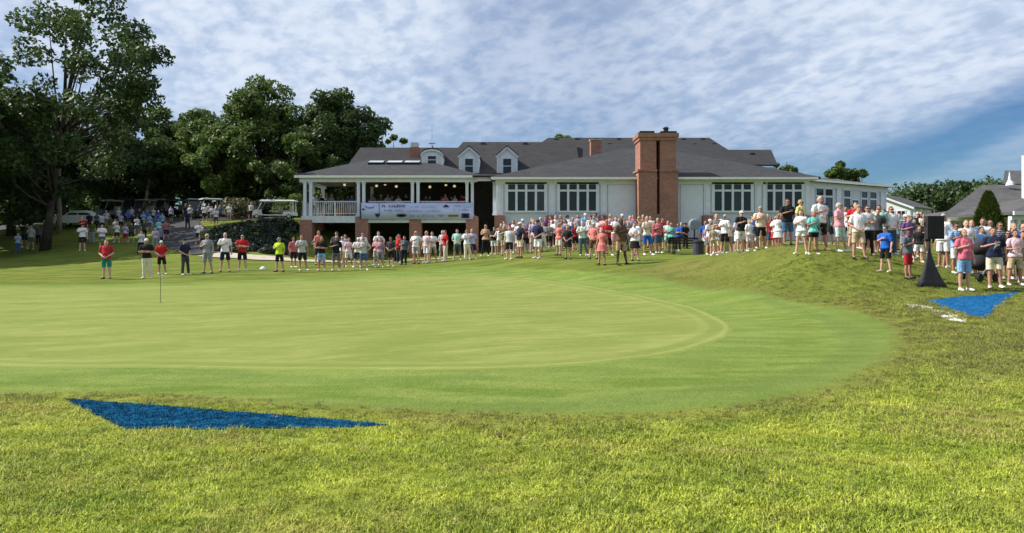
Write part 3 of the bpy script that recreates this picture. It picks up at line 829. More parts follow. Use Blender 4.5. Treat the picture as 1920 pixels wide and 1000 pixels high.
# pyramid-like hip over the wing
chip('roof', wx0 - 0.4, wx1 + 0.6, WY - 0.55, WY + 16.0, zE + 0.26, X(1168, 61), X(1238, 61), 61.0, Z(279, 61), M['shingle_w'], club)
def window(x0, x1, zb, zt, ztr, n, y, parent_mat=None, frame=True):
    """a bank of n lights with a transom row; the frame is the part, each pane a sub-part"""
    fm = MB(); w = (x1 - x0); cell = w / n; bt = 0.11
    fm.box(x0 - 0.10, x1 + 0.10, y - 0.05, y - 0.002, zt, zt + 0.13)
    fm.box(x0 - 0.14, x1 + 0.14, y - 0.13, y - 0.002, zb - 0.14, zb - 0.02)
    fm.box(x0 - 0.08, x1 + 0.08, y - 0.06, y - 0.003, ztr - 0.02, ztr + 0.12)
    for i in range(n + 1):
        cx = x0 + cell * i
        hw = 0.08 if 0 < i < n else 0.10
        fm.box(cx - hw, cx + hw, y - 0.07, y - 0.004, zb - 0.02, zt)
    win = cb(fm, 'window', M['trim'])
    for i in range(n):
        a, b = x0 + cell * i + 0.08, x0 + cell * (i + 1) - 0.08
        for z0, z1 in ((zb - 0.02, ztr - 0.02), (ztr + 0.12, zt)):
            p = MB().box(a, b, y - 0.03, y - 0.006, z0, z1)
            p.v = [(q[0] - club.location.x, q[1] - club.location.y, q[2] - club.location.z) for q in p.v]
            p.build('pane', M['glass'], win)
    return win
for ua, ub in ((950, 1023), (1047, 1120), (1337, 1410), (1433, 1505)):
    window(X(ua, WY), X(ub, WY), Z(395, WY), Z(345.5, WY), Z(359, WY), 4, WY)
for u in (937, 1035, 1132, 1325, 1421, 1512):
    xc = X(u, WY)
    cbox('pilaster', xc - 0.22, xc + 0.22, WY - 0.09, WY - 0.003, Z(404, WY), zE - 0.225, M['white'])
    cbox('pilaster_edge', xc - 0.10, xc + 0.10, WY - 0.13, WY - 0.093, Z(402, WY), zE - 0.28, M['trim'])
    cbox('brick_pier', xc - 0.36, xc + 0.36, WY - 0.42, WY - 0.005, 0.9, Z(404.5, WY), M['brick'])
for u in (1128, 1428, 1030):
    cb(MB().tube([(X(u, WY) + .34, WY - .06, zE + .1), (X(u, WY) + .34, WY - .06, 1.0)], .045, 6), 'downpipe', M['trim'])
for ua, ub in ((1140, 1192), (1276, 1318)):
    cbox('wall_panel', X(ua, WY), X(ub, WY), WY - 0.04, WY - 0.003, Z(418, WY), zE - 0.26, M['white'])
# big chimney
CY = 50.7
c0, c1 = X(1198, CY), X(1271, CY); cm = (c0 + c1) / 2
zs, zc0, zt = Z(322, CY), Z(263, CY), Z(247, CY)
ch = cb(MB().box(c0 - 0.02, cm - 0.10, CY, WY - 0.006, 0.8, zs).box(cm + 0.10, c1 + 0.02, CY, WY - 0.006, 0.8, zs).box(cm - 0.099, cm + 0.099, CY + 0.85, WY - 0.007, 0.8, zs - 0.01)
        .box(cm - 0.099, cm + 0.099, CY + 0.003, CY + 0.849, 0.8, Z(402, CY))
        .box(c0 + 0.10, cm - 0.13, CY + 0.08, WY + 0.8, zs + 0.16, zc0).box(cm + 0.13, c1 - 0.10, CY + 0.08, WY + 0.8, zs + 0.16, zc0).box(cm - 0.129, cm + 0.129, CY + 1.1, WY + 0.75, zs + 0.16, zc0 - 0.02), 'chimney', M['brick'])
def sub(m, name, mat, par):
    m.v = [(a - club.location.x, b - club.location.y, c - club.location.z) for a, b, c in m.v]
    return m.build(name, mat, par)
sub(MB().box(c0 - 0.10, cm - 0.09, CY - 0.08, WY + 0.9, zs + 0.001, zs + 0.159).box(cm + 0.09, c1 + 0.10, CY - 0.08, WY + 0.9, zs + 0.001, zs + 0.159), 'chimney_shoulder', M['brick'], ch)
sub(MB().box(c0 + 0.02, c1 - 0.02, CY - 0.0, WY + 0.88, zc0 + 0.001, zc0 + 0.22).box(c0 - 0.06, c1 + 0.06, CY - 0.08, WY + 0.96, zc0 + 0.221, zt - 0.1), 'chimney_crown', M['brick'], ch)
sub(MB().box(c0 + 0.10, cm - 0.25, CY + 0.1, WY + 0.7, zt - 0.099, zt + 0.06), 'chimney_lid', M['black_metal'], ch)
sub(MB().box(cm + 0.2, c1 - 0.05, CY + 0.1, WY + 0.7, zt - 0.099, zt + 0.05).tube([(X(1252, CY), CY + .6, zt + 0.05), (X(1252, CY), CY + .6, zt + 0.3)], 0.17, 10).tube([(X(1252, CY), CY + .6, zt + 0.3), (X(1252, CY), CY + .6, zt + 0.42)], [0.25, 0.1], 10), 'chimney_pot', M['black_metal'], ch)

# annex at right, turning away
a0, a1 = annex
ad = (a1 - a0).normalized(); an = Vector((ad.y, -ad.x))
zA = zE + 0.02
def onA(t, out, z):   # t metres along the wall
    p = a0 + ad * t + an * out
    return (p.x, p.y, z)
AL = (a1 - a0).length
def abox(t0, t1, o0, o1, z0, z1, m=None):
    m = m or MB()
    vs = [onA(t, o, z) for z in (z0, z1) for o in (o0, o1) for t in (t0, t1)]
    return m.add(vs, [(0, 2, 3, 1), (4, 5, 7, 6), (0, 1, 5, 4), (2, 6, 7, 3), (0, 4, 6, 2), (1, 3, 7, 5)]).fixn()
cb(abox(0.05, AL, -9, 0, 0.9, zA), 'wall', M['siding'])
cb(abox(-0.1, AL + 0.1, 0.003, 0.06, zA - 0.35, zA), 'frieze_board', M['trim'])
cb(abox(-0.2, AL + 0.35, 0.36, 0.5, zA + 0.01, zA + 0.16), 'gutter', M['cream_trim'])
e0, e1, e2, e3 = onA(-0.4, 0.45, zA + 0.15), onA(AL + 0.4, 0.45, zA + 0.15), onA(AL + 0.4, -9, zA + 0.15), onA(-0.4, -9, zA + 0.15)
r0, r1 = onA(2.5, -4, zA + 1.15), onA(AL - 3.0, -4, zA + 0.95)
csolid('roof', [e0, e1, e2, e3, r0, r1], [[0, 1, 5, 4], [1, 2, 5], [2, 3, 4, 5], [3, 0, 4]], M['shingle_lt'], club)
def u_to_t(u):  # photograph column to a distance along the annex wall
    k = (u - 960) / F
    return (k * a0.y - a0.x) / (ad.x - k * ad.y)
for ua, ub in ((1528, 1544), (1545, 1561), (1580, 1594), (1596, 1609), (1613, 1626), (1629, 1643)):
    t0, t1 = u_to_t(ua), u_to_t(ub)
    zb, ztp, ztr = 3.55, 5.55, 4.95
    if ua == 1596: ztp = 4.85
    fm = MB()
    abox(t0, t1, 0.003, 0.07, zb - 0.12, zb, fm); abox(t0, t1, 0.003, 0.06, ztp, ztp + 0.1, fm); abox(t0, t0 + 0.07, 0.004, 0.075, zb, ztp, fm); abox(t1 - 0.07, t1, 0.004, 0.075, zb, ztp, fm)
    if ua != 1596: abox(t0 + 0.07, t1 - 0.07, 0.003, 0.06, ztr, ztr + 0.12, fm)
    w = cb(fm, 'window', M['trim'])
    for z0, z1 in (((zb, ztr), (ztr + 0.12, ztp)) if ua != 1596 else ((zb, ztp),)):
        sub(abox(t0 + 0.07, t1 - 0.07, 0.005, 0.03, z0, z1), 'pane', M['glass'], w)
for u in (1521, 1571, 1653):
    t = u_to_t(u); cb(abox(t - 0.25, t + 0.25, 0.004, 0.1, 2.6, zA - 0.36), 'pilaster', M['white'])

# main block behind, with dormers
MY = 60.0
zM = Z(329, MY)
cbox('wall', X(650, MY), X(1460, MY + 4), 63.4, MY + 20, 1.0, zM - 0.1, M['siding'])
ra_x = X(680, 68)
csolid('roof', [(ra_x - 0.2, MY, zM), (X(900, MY), MY, zM), (X(900, MY), 68, Z(277, 68)), (ra_x - 0.2, 68, Z(277, 68)), (ra_x - 0.2, 77, zM), (X(900, MY), 77, zM)], [[0, 1, 2, 3], [3, 2, 5, 4]], M['shingle'], club)
cb(MB().add([(ra_x, MY + 0.4, zM - 0.1), (ra_x, 76.6, zM - 0.1), (ra_x, 68, Z(277, 68) - 0.2), (ra_x + 0.3, MY + 0.4, zM - 0.1), (ra_x + 0.3, 76.6, zM - 0.1), (ra_x + 0.3, 68, Z(277, 68) - 0.2)], [(0, 2, 1), (3, 4, 5), (0, 1, 4, 3), (1, 2, 5, 4), (2, 0, 3, 5)]), 'gable_wall', M['siding'])
chip('roof', X(815, MY), X(1090, MY), MY + 0.02, 80, zM + 0.02, X(868, 70), X(1080, 70), 70.0, Z(266.5, 70), M['shingle'], club)
chip('roof', X(925, MY), X(1440, MY), MY + 0.04, 90, zM + 0.04, X(1028, 75), X(1330, 75), 75.0, Z(258.5, 75), M['shingle'], club)
gx0, gx1 = X(1290, 72), X(1446, 72)
csolid('roof', [(gx0, 66, Z(309, 66)), (X(1458, 66), 66, Z(309, 66)), (gx1, 72, Z(281, 72)), (gx0, 72, Z(281, 72)), (gx1 + .2, 79, Z(309, 66)), (gx0, 79, Z(309, 66))], [[0, 1, 2, 3], [3, 2, 4, 5]], M['shingle'], club)
cbox('gable_wall', X(1420, 66.4), X(1454, 66.4), 66.3, 78.5, 2, Z(309, 66) - 0.2, M['siding'])
# dormers
def on_main(x, z):  # y of the left main roof plane at height z
    t = (z - zM) / (Z(266.5, 70) - zM); return MY + t * (70 - MY)
def dormer(u, half, vb, ve, vp, D, round_top=False, win=True):
    x = X(u, D); hw = half / F * D; zb, ze, zp = Z(vb, D), Z(ve, D), Z(vp, D)
    deep = 6.0
    pts = [(x - hw, zb), (x + hw, zb), (x + hw, ze), (x, zp), (x - hw, ze)]
    if round_top: pts = [(x - hw, zb), (x + hw, zb)] + [(x + hw * math.cos(a), ze + (zp - ze) * math.sin(a)) for a in np.linspace(0, math.pi, 9)]
    m = MB().loft([[(p[0], y, p[1]) for p in pts] for y in (D, D + deep)]).fixn()
    d = cb(m, 'dormer', M['white'])
    # roof slabs with small overhang
    top = pts[2:]
    rm = MB()
    o = 0.09
    up = [(p[0] + (o if p[0] > x + .01 else -o if p[0] < x - .01 else 0), p[1] + 0.03) for p in top]
    up2 = [(p[0], p[1] + 0.12) for p in up]
    for i in range(len(up) - 1):
        a, b, c_, e = up[i], up[i + 1], up2[i + 1], up2[i]
        rm.add([(q[0], y, q[1]) for y in (D - 0.14, D + deep) for q in (a, b, c_, e)], [(0, 1, 2, 3), (7, 6, 5, 4), (0, 4, 5, 1), (1, 5, 6, 2), (2, 6, 7, 3), (3, 7, 4, 0)])
    sub(rm.fixn(), 'dormer_roof', M['shingle_lt'], d)
    tm = MB()
    for i in range(len(up) - 1):
        tm.bar((up[i][0], D - 0.1, up[i][1] - 0.08), (up[i + 1][0], D - 0.1, up[i + 1][1] - 0.08), 0.08, 0.14)
    tm.box(x - hw - .02, x - hw + .14, D - .06, D - .003, zb, ze).box(x + hw - .14, x + hw + .02, D - .06, D - .003, zb, ze)
    sub(tm, 'trim_board', M['trim'], d)
    ww, wb, wt = hw * 0.40, zb + (0.03 if win else 0.3), ze - 0.18 if win else ze
    fmb = MB().box(x - ww - .09, x - ww, D - .07, D - .003, wb, wt).box(x + ww, x + ww + .09, D - .07, D - .003, wb, wt).box(x - ww - .1, x + ww + .1, D - .08, D - .004, wt, wt + .09).box(x - ww, x + ww, D - .055, D - .005, (wb + wt) / 2 - .03, (wb + wt) / 2 + .03)
    sub(fmb, 'window_frame', M['trim'], d)
    sub(MB().box(x - ww, x + ww, D - .04, D - .006, wb, wt), 'window_pane', M['glass'], d)
    return d
dormer(810, 19, 314, 293, 281, 61.6, True, False)
dormer(879.5, 18.5, 326, 294, 276, 60.6)
dormer(951, 19, 326, 294, 276, 60.6)
# small chimneys, vents, mast
sc = cbox('side_chimney', X(1108, 62), X(1128, 62), 62, 63.0, 7.5, Z(263, 62), M['brick'])
sub(MB().box(X(1106.5, 62), X(1129.5, 62), 61.94, 63.06, Z(263, 62), Z(261, 62)), 'chimney_lid', M['limestone'], sc)
sc = cbox('side_chimney', X(768, 65), X(785, 65), 65, 66, 8, Z(276, 65), M['brick'])
sub(MB().box(X(770, 65), X(783, 65), 65.1, 65.9, Z(276, 65), Z(267, 65)), 'chimney_cowl', M['light_grey'], sc)
mast = cb(MB().tube([(X(810, 62.4), 62.4, Z(285, 62.4)), (X(810, 62.4), 62.4, Z(236, 62.4))], 0.011, 6).box(X(804, 62.4), X(816, 62.4), 62.38, 62.42, Z(270, 62.4), Z(268.5, 62.4)), 'weather_vane', M['copper'])
sub(MB().tube([(X(810, 62.4), 62.4, Z(282, 62.4)), (X(810, 62.4), 62.4, Z(277, 62.4)), (X(810, 62.4), 62.4, Z(272, 62.4))], [0.22, 0.16, 0.02], 8), 'finial', M['copper'], mast)
for u, v, D in ((906, 270.5, 69.3), (985, 270.5, 69.3), (1043, 262.5, 74.2), (1082, 262, 74.2), (1118, 262.5, 74.2), (1160, 262.5, 74.2), (1281, 263, 74.2), (1317, 262.5, 74.2), (1064, 271.5, 72.2), (1024, 272, 72.2), (1143, 272, 72.2), (1302, 272.5, 72.2), (1338, 272, 72.2), (1184, 278.5, 71), (1167, 278.5, 71), (984, 287.5, 67.0), (1410, 290, 70)):
    x, z = X(u, D), Z(v, D)
    cb(MB().loft([[(x - .22, D - .3, z - .12), (x + .22, D - .3, z - .12), (x + .22, D + .5, z - .12), (x - .22, D + .5, z - .12)], [(x - .2, D - .25, z + .13), (x + .2, D - .25, z + .13), (x + .2, D + .4, z + .16), (x - .2, D + .4, z + .16)]]).fixn(), 'roof_vent', M['black_metal'])

# ------------------------------------------------------------------ covered deck (part of the clubhouse)
DY = 56.0
dx0, dx1 = X(561, DY), X(893, DY)
zF = Z(405, DY); zTop = Z(341.5, DY)
cbox('deck_floor', dx0 + 0.2, dx1, DY + 0.05, DY + 7.0, zF - 0.3, zF, M['grey_beam'])
cbox('deck_beam', dx0 + 0.3, dx1 - 0.1, DY - 0.1, DY + 0.045, Z(418, DY), zF - 0.02, M['grey_beam'])
cbox('deck_beam', dx0 + 0.12, dx0 + 0.198, DY + 0.05, DY + 7.0, Z(418, DY), zF - 0.02, M['grey_beam'])
cbox('eave_beam', dx0, dx1 + 0.1, DY, DY + 0.3, zTop, zTop + 0.3, M['trim'])
cbox('eave_beam', dx0, dx0 + 0.3, DY + 0.302, DY + 7, zTop, zTop + 0.3, M['trim'])
cbox('gutter', dx0 - 0.3, dx1 + 0.3, DY - 0.32, DY - 0.18, zTop + 0.3, zTop + 0.48, M['cream_trim'])
cbox('ceiling', dx0 + 0.1, dx1, DY + 0.31, DY + 7.0, zTop + 0.2, zTop + 0.28, M['dark_wood'])
zRd = Z(300, 63)
csolid('roof', [(dx0 - 0.35, DY - 0.3, zTop + 0.5), (dx1 + 0.4, DY - 0.3, zTop + 0.5), (dx1 + 0.4, 66, zTop + 0.5), (dx0 - 0.35, 66, zTop + 0.5), (X(690, 63.2), 63.2, zRd), (X(795, 63.2), 63.2, zRd)], [[0, 1, 5, 4], [1, 2, 5], [2, 3, 4, 5], [3, 0, 4]], M['shingle_w'], club)
for u in (706, 741, 773.5):
    D = 61.2; sl = (zRd - zTop - 0.5) / (63.2 - DY + 0.3)
    x, z = X(u, D), zTop + 0.5 + sl * (D - DY + 0.3)
    ax, ay = Vector((0.6, 0, 0)), Vector((0, 0.42, 0.42 * sl)); nz = ay.cross(ax).normalized() * -1
    fr = cb(MB().obox(Vector((x, D, z)) + nz * 0.08, ax * 1.06, ay * 1.08, nz * 0.08), 'skylight', M['black_metal'])
    sub(MB().obox(Vector((x, D, z)) + nz * 0.18, ax, ay, nz * 0.015), 'skylight_pane', M['skylight'], fr)
def column(x, y, z0, z1, w=0.11):
    m = MB().box(x - w, x + w, y - w, y + w, z0 + 0.12, z1 - 0.12).box(x - w * 1.35, x + w * 1.35, y - w * 1.35, y + w * 1.35, z0, z0 + 0.119).box(x - w * 1.3, x + w * 1.3, y - w * 1.3, y + w * 1.3, z1 - 0.119, z1 - 0.002)
    cb(m, 'column', M['white'])
for u in (571, 582, 671.5, 681.5, 773, 783.5, 875.5, 885.5):
    column(X(u, DY), DY + 0.15, zF + 0.001, zTop)
for yy in (DY + 3.4, DY + 6.4):
    column(dx0 + 0.16, yy, zF + 0.001, zTop)
for yy in (DY + 4.6,):
    column(X(676, DY), yy, zF + 0.001, zTop)
for u0, u1 in ((563, 586), (667, 691), (768, 790), (874, 897)):
    cbox('brick_pillar', X(u0, DY), X(u1, DY), DY - 0.16, DY + 0.75, 0.0, zF - 0.301 if u0 == 563 else Z(406.5, DY), M['brick'])
for yy in (DY + 3.2, DY + 6.3):
    cbox('brick_pillar', dx0 + 0.05, dx0 + 0.95, yy, yy + 0.8, 0.3, zF - 0.301, M['brick'])
# railing
def rail(xa, xb, y, name='railing'):
    zt_, zb_ = Z(379, DY), Z(401.5, DY)
    r = cb(MB().box(xa, xb, y - .04, y + .04, zt_, zt_ + 0.07).box(xa, xb, y - .03, y + .03, zb_, zb_ + 0.05), name, M['grey_beam'])
    n = int((xb - xa) / 0.14); me = MB().box(-.018, .018, -.018, .018, zb_ + .05 - club.location.z, zt_ - club.location.z).mesh('baluster', [M['grey_beam']])
    for i in range(1, n):
        o = bpy.data.objects.new('baluster', me); o.location = (xa + (xb - xa) * i / n - club.location.x, y - club.location.y, 0); link(o, r)
    return r
rail(X(586, DY), X(626, DY), DY + 0.12); rail(X(629, DY), X(668, DY), DY + 0.12)
cbox('rail_post', X(626, DY), X(629, DY), DY + 0.06, DY + 0.18, zF, Z(377, DY), M['grey_beam'])
rail(X(690, DY), X(770, DY), DY + 0.12); rail(X(787, DY), X(872, DY), DY + 0.12)
zt_, zb_ = Z(379, DY), Z(401.5, DY)
r = cb(MB().box(dx0 + .1, dx0 + .18, DY + .3, DY + 6.2, zt_, zt_ + .07).box(dx0 + .11, dx0 + .17, DY + .3, DY + 6.2, zb_, zb_ + .05), 'railing', M['grey_beam'])
for i in range(1, 40):
    me = bpy.data.meshes.get('baluster'); o = bpy.data.objects.new('baluster', me); o.location = (dx0 + .14 - club.location.x, DY + .3 + 5.9 * i / 40 - club.location.y, 0); link(o, r)
# back wall of the deck and the under-croft
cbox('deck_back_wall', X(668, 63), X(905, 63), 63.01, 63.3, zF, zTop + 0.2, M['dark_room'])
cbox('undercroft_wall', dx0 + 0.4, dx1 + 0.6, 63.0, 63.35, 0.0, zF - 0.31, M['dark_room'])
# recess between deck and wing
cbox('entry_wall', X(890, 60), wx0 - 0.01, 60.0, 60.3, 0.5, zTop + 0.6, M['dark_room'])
cbox('entry_door', X(897, 59.9), X(916, 59.9), 59.9, 59.995, 1.2, 3.6, M['dark_wood'])
cbox('entry_beam', dx1 + 0.12, wx0 + 0.1, WY + 2.5, WY + 2.9, zTop - 0.03, zTop + 0.3, M['trim'])
csolid('roof', [(dx1 - 0.2, WY + 2.2, zTop + 0.33), (wx0 + 0.2, WY + 2.2, zTop + 0.33), (wx0 + 0.2, 61, zTop + 1.0), (dx1 - 0.2, 61, zTop + 1.0)], [[0, 1, 2, 3]], M['shingle'], club)
column(X(927.5, WY + 2.7), WY + 2.7, zF, zTop - 0.031, 0.13)
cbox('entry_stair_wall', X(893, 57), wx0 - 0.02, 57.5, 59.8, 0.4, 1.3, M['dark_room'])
# ceiling lamps on the deck
lamp_m = NT('lamp_glow'); _e = lamp_m.N('ShaderNodeEmission'); _e.inputs[0].default_value = (1, 0.74, 0.40, 1); _e.inputs[1].default_value = 0.45; M['lamp'] = lamp_m.done(_e.outputs[0])
LAMPW = {706: 'front row, second bay from the left, left one', 743: 'front row, second bay from the left, right one', 806: 'front row, right-hand bay, left one', 852: 'front row, right-hand bay, right one', 646: 'the only one in the railed left bay', 722: 'back row of the second bay', 836: 'back row of the right-hand bay'}
for u, v, D in ((706, 349, 59), (743, 350, 58.5), (806, 351, 59), (852, 349.5, 58.5), (646, 347, 59.5), (722, 346, 61), (836, 347, 61)):
    x, z = X(u, D), Z(v, D)
    L_ = empty('ceiling_lamp', (x, D, z))
    tag(L_, 'glowing round lamp under the deck roof, ' + LAMPW[u], 'lamp', 'lamps under the deck roof')
    MB().sphere((0, 0, 0), 0.11, 0.11, 0.09).build('globe', M['lamp'], L_, True)
    MB().tube([(0, 0, 0.08), (0, 0, zTop + 0.2 - z)], 0.015, 6).build('rod', M['black_metal'], L_)
    MB().tube([(0, 0, 0.09), (0, 0, 0.16)], [0.16, 0.05], 10).build('shade', M['trim'], L_)
# ------------------------------------------------------------------ banner on the deck rail
def banner():
    D = DY - 0.25
    x0, x1, zb, zt = X(674.5, D), X(887, D), Z(411.5, D), Z(380.5, D)
    m_bg = plain('banner_vinyl', (0.50, 0.53, 0.76), 0.5, 0.3, var=0.06, scale=0.8)
    m_navy = plain('banner_navy_print', (0.012, 0.018, 0.075), 0.5)
    m_blue = plain('banner_blue_print', (0.20, 0.26, 0.50), 0.5); m_lt = plain('banner_pale_blue_print', (0.35, 0.48, 0.72), 0.5)
    m_dk = plain('banner_dark_print', (0.04, 0.04, 0.06), 0.5); m_yel = plain('banner_olive_print', (0.33, 0.29, 0.06), 0.5)
    b = empty('sponsor_banner', ((x0 + x1) / 2, D, zb))
    tag(b, 'long pale lilac sponsor banner with navy logos hung on the deck rail', 'banner')
    ox, oz = (x0 + x1) / 2, zb
    nx = 60
    def wave(x): return 0.03 * math.sin(x * 2.1) + 0.015 * math.sin(x * 5.3)
    top = MB(); rings = []
    for i in range(nx + 1):
        x = x0 + (x1 - x0) * i / nx; w = wave(x); sag = 0.03 * math.sin(i / nx * math.pi * 3) ** 2
        rings.append([(x - ox, w, zt - oz - sag), (x - ox, w * 0.5 - .01, 0 - oz + zb), (x - ox, w * 0.5 + .002, zb - oz), (x - ox, w + .012, zt - oz - sag)])
    top.loft(rings).fixn().build('sheet', m_bg, b, True)
    def mark(pts, mat, name='printed_mark', out=0.055):
        q = []
        for u, v in pts:
            q.append((X(u, D) - ox, Z(v, D) - oz))
        mm = MB().loft([[(a, -out, c) for a, c in q], [(a, -out + .008, c) for a, c in q]]).fixn(); mm.build(name, mat, b)
    def rect(u0, u1, v0, v1, mat, name='printed_mark'): mark([(u0, v0), (u1, v0), (u1, v1), (u0, v1)], mat, name)
    def oval(u, v, a, c, mat, n=14): mark([(u + a * math.cos(2 * math.pi * k / n), v + c * math.sin(2 * math.pi * k / n)) for k in range(n)], mat, 'printed_logo')
    rect(674.9, 677, 381, 411, m_navy, 'hem'); rect(710.5, 712.3, 381, 400, m_blue)
    mark([(703, 401), (713, 401), (712, 405), (708.5, 409), (704.5, 405)], m_navy, 'printed_crest')
    mark([(683, 385), (692, 389), (700, 387.5), (704, 384), (700, 390), (692, 391.5), (686, 389)], m_blue, 'printed_swoosh')
    mark([(679, 392), (681.5, 390.5), (685, 394), (679, 394)], m_navy)
    # illegible lettering, kept as strokes
    rng = random.Random(4)
    def letters(u0, u1, v0, v1, mat, w=2.0, gap=0.9, fill=0.75):
        u = u0
        while u < u1:
            ww = w * rng.uniform(.7, 1.3)
            if rng.random() < 0.9:
                k = rng.randrange(4); t = (v1 - v0)
                if k == 0: rect(u, u + ww * .4, v0, v1, mat, 'letter'); rect(u + ww * .4, u + ww, v1 - t * .3, v1, mat, 'letter')
                elif k == 1: mark([(u, v1), (u + ww * .5, v0), (u + ww, v1), (u + ww * .7, v1), (u + ww * .5, v0 + t * .4), (u + ww * .3, v1)], mat, 'letter')
                elif k == 2: rect(u, u + ww, v0, v0 + t * .35, mat, 'letter'); rect(u, u + ww, v1 - t * .35, v1, mat, 'letter')
                else: rect(u, u + ww * .35, v0, v1, mat, 'letter'); rect(u + ww * .65, u + ww, v0, v1, mat, 'letter')
            u += ww + gap
    letters(716, 761, 384, 388.6, m_dk, 3.2, 1.3)
    letters(717, 755, 393.5, 396.2, m_blue, 2.4, 0.8); letters(769, 818, 385.8, 389.4, m_lt, 2.8, 0.9); letters(757, 826, 394.8, 397, m_blue, 2.4, .8)
    oval(753, 404.5, 10, 3.2, m_dk); oval(753, 404.5, 6, 1.5, m_blue)
    letters(768, 786, 403, 408, m_blue, 2.4, 1.0); rect(792, 796.5, 403, 408, m_blue, 'printed_logo'); letters(801, 814, 404, 407, m_blue, 2.6, .8)
    mark([(819, 403), (836, 403), (830, 406), (828, 408), (825, 406)], m_blue, 'printed_logo')
    rect(840, 860, 403, 407.6, m_yel, 'printed_logo'); rect(842, 858, 404.3, 406, m_dk, 'printed_logo')
    rect(865.5, 880, 400.5, 409.5, m_navy, 'printed_logo'); rect(870.5, 875, 403, 407, m_blue, 'printed_logo')
    mark([(830, 388.6), (833, 386), (835, 384.2), (838, 384.4), (840, 386), (843, 388.6)], m_navy, 'printed_logo')
    letters(852, 862, 385, 388, m_blue, 3, .8); letters(861, 884, 392.5, 396, m_blue, 2.6, .9); rect(851, 853, 391, 397, m_lt)
    mark([(866, 385), (884, 383.5), (884, 388), (870, 390)], m_lt, 'printed_swoosh')
banner()
# ------------------------------------------------------------------ other buildings
def local(m, root):
    l = root.location
    m.v = [(a - l.x, b - l.y, c - l.z) for a, b, c in m.v]; return m
def cottage():
    D = 84.0; x0 = X(1707, D)
    r = empty('cottage', (x0, D, 1.5), R(-43)); tag(r, 'small white cottage with grey roof behind the clubhouse annex', 'building')
    g = 1.5
    ze, zp, W_, L_ = Z(388, D) - g, 7.2 - g, 7.0, 9.0
    pen = [(-W_, 0), (0, 0), (0, ze), (-W_ / 2, zp), (-W_, ze)]
    MB().loft([[(x, y, z) for x, z in pen] for y in (0, L_)]).fixn().build('wall', M['siding_b'], r)
    for s, a, b in ((1, (-W_ / 2, zp + .06), (.45, ze - .13)), (-1, (-W_ / 2, zp + .061), (-W_ - .45, ze - .13))):
        solid_from_faces('roof_slope', [(a[0], -.3, a[1] + .12), (b[0], -.3, b[1] + .12), (b[0], L_ + .3, b[1] + .12), (a[0], L_ + .3, a[1] + .12)], [[0, 1, 2, 3]], M['shingle_lt'], r, .13)
        MB().bar((a[0], -.33, a[1] - .06), (b[0], -.33, b[1] - .06), .05, .2).build('barge_board', M['trim'], r)
    for x in (-2.05, -.95):
        f = MB().box(x - .48, x + .48, -.06, -.003, Z(411, D) - g, Z(394, D) - g).build('window', M['trim'], r)
        for k in (-1, 1): MB().box(x + k * .21 - .17, x + k * .21 + .17, -.09, -.061, Z(410, D) - g + .05, Z(395.5, D) - g).build('pane', M['glass'], f)
    for y in (1.6, 4.4, 7.2):
        f = MB().box(.003, .06, y - .7, y + .7, 1.6, ze - .35).build('window', M['trim'], r)
        MB().box(.061, .09, y - .58, y + .58, 1.7, ze - .45).build('pane', M['glass'], f)
    for y in (.1, 3.0, 5.8, 8.8): MB().box(.3, .42, y - .06, y + .06, 0, ze - .14).build('post', M['white'], r)
cottage()
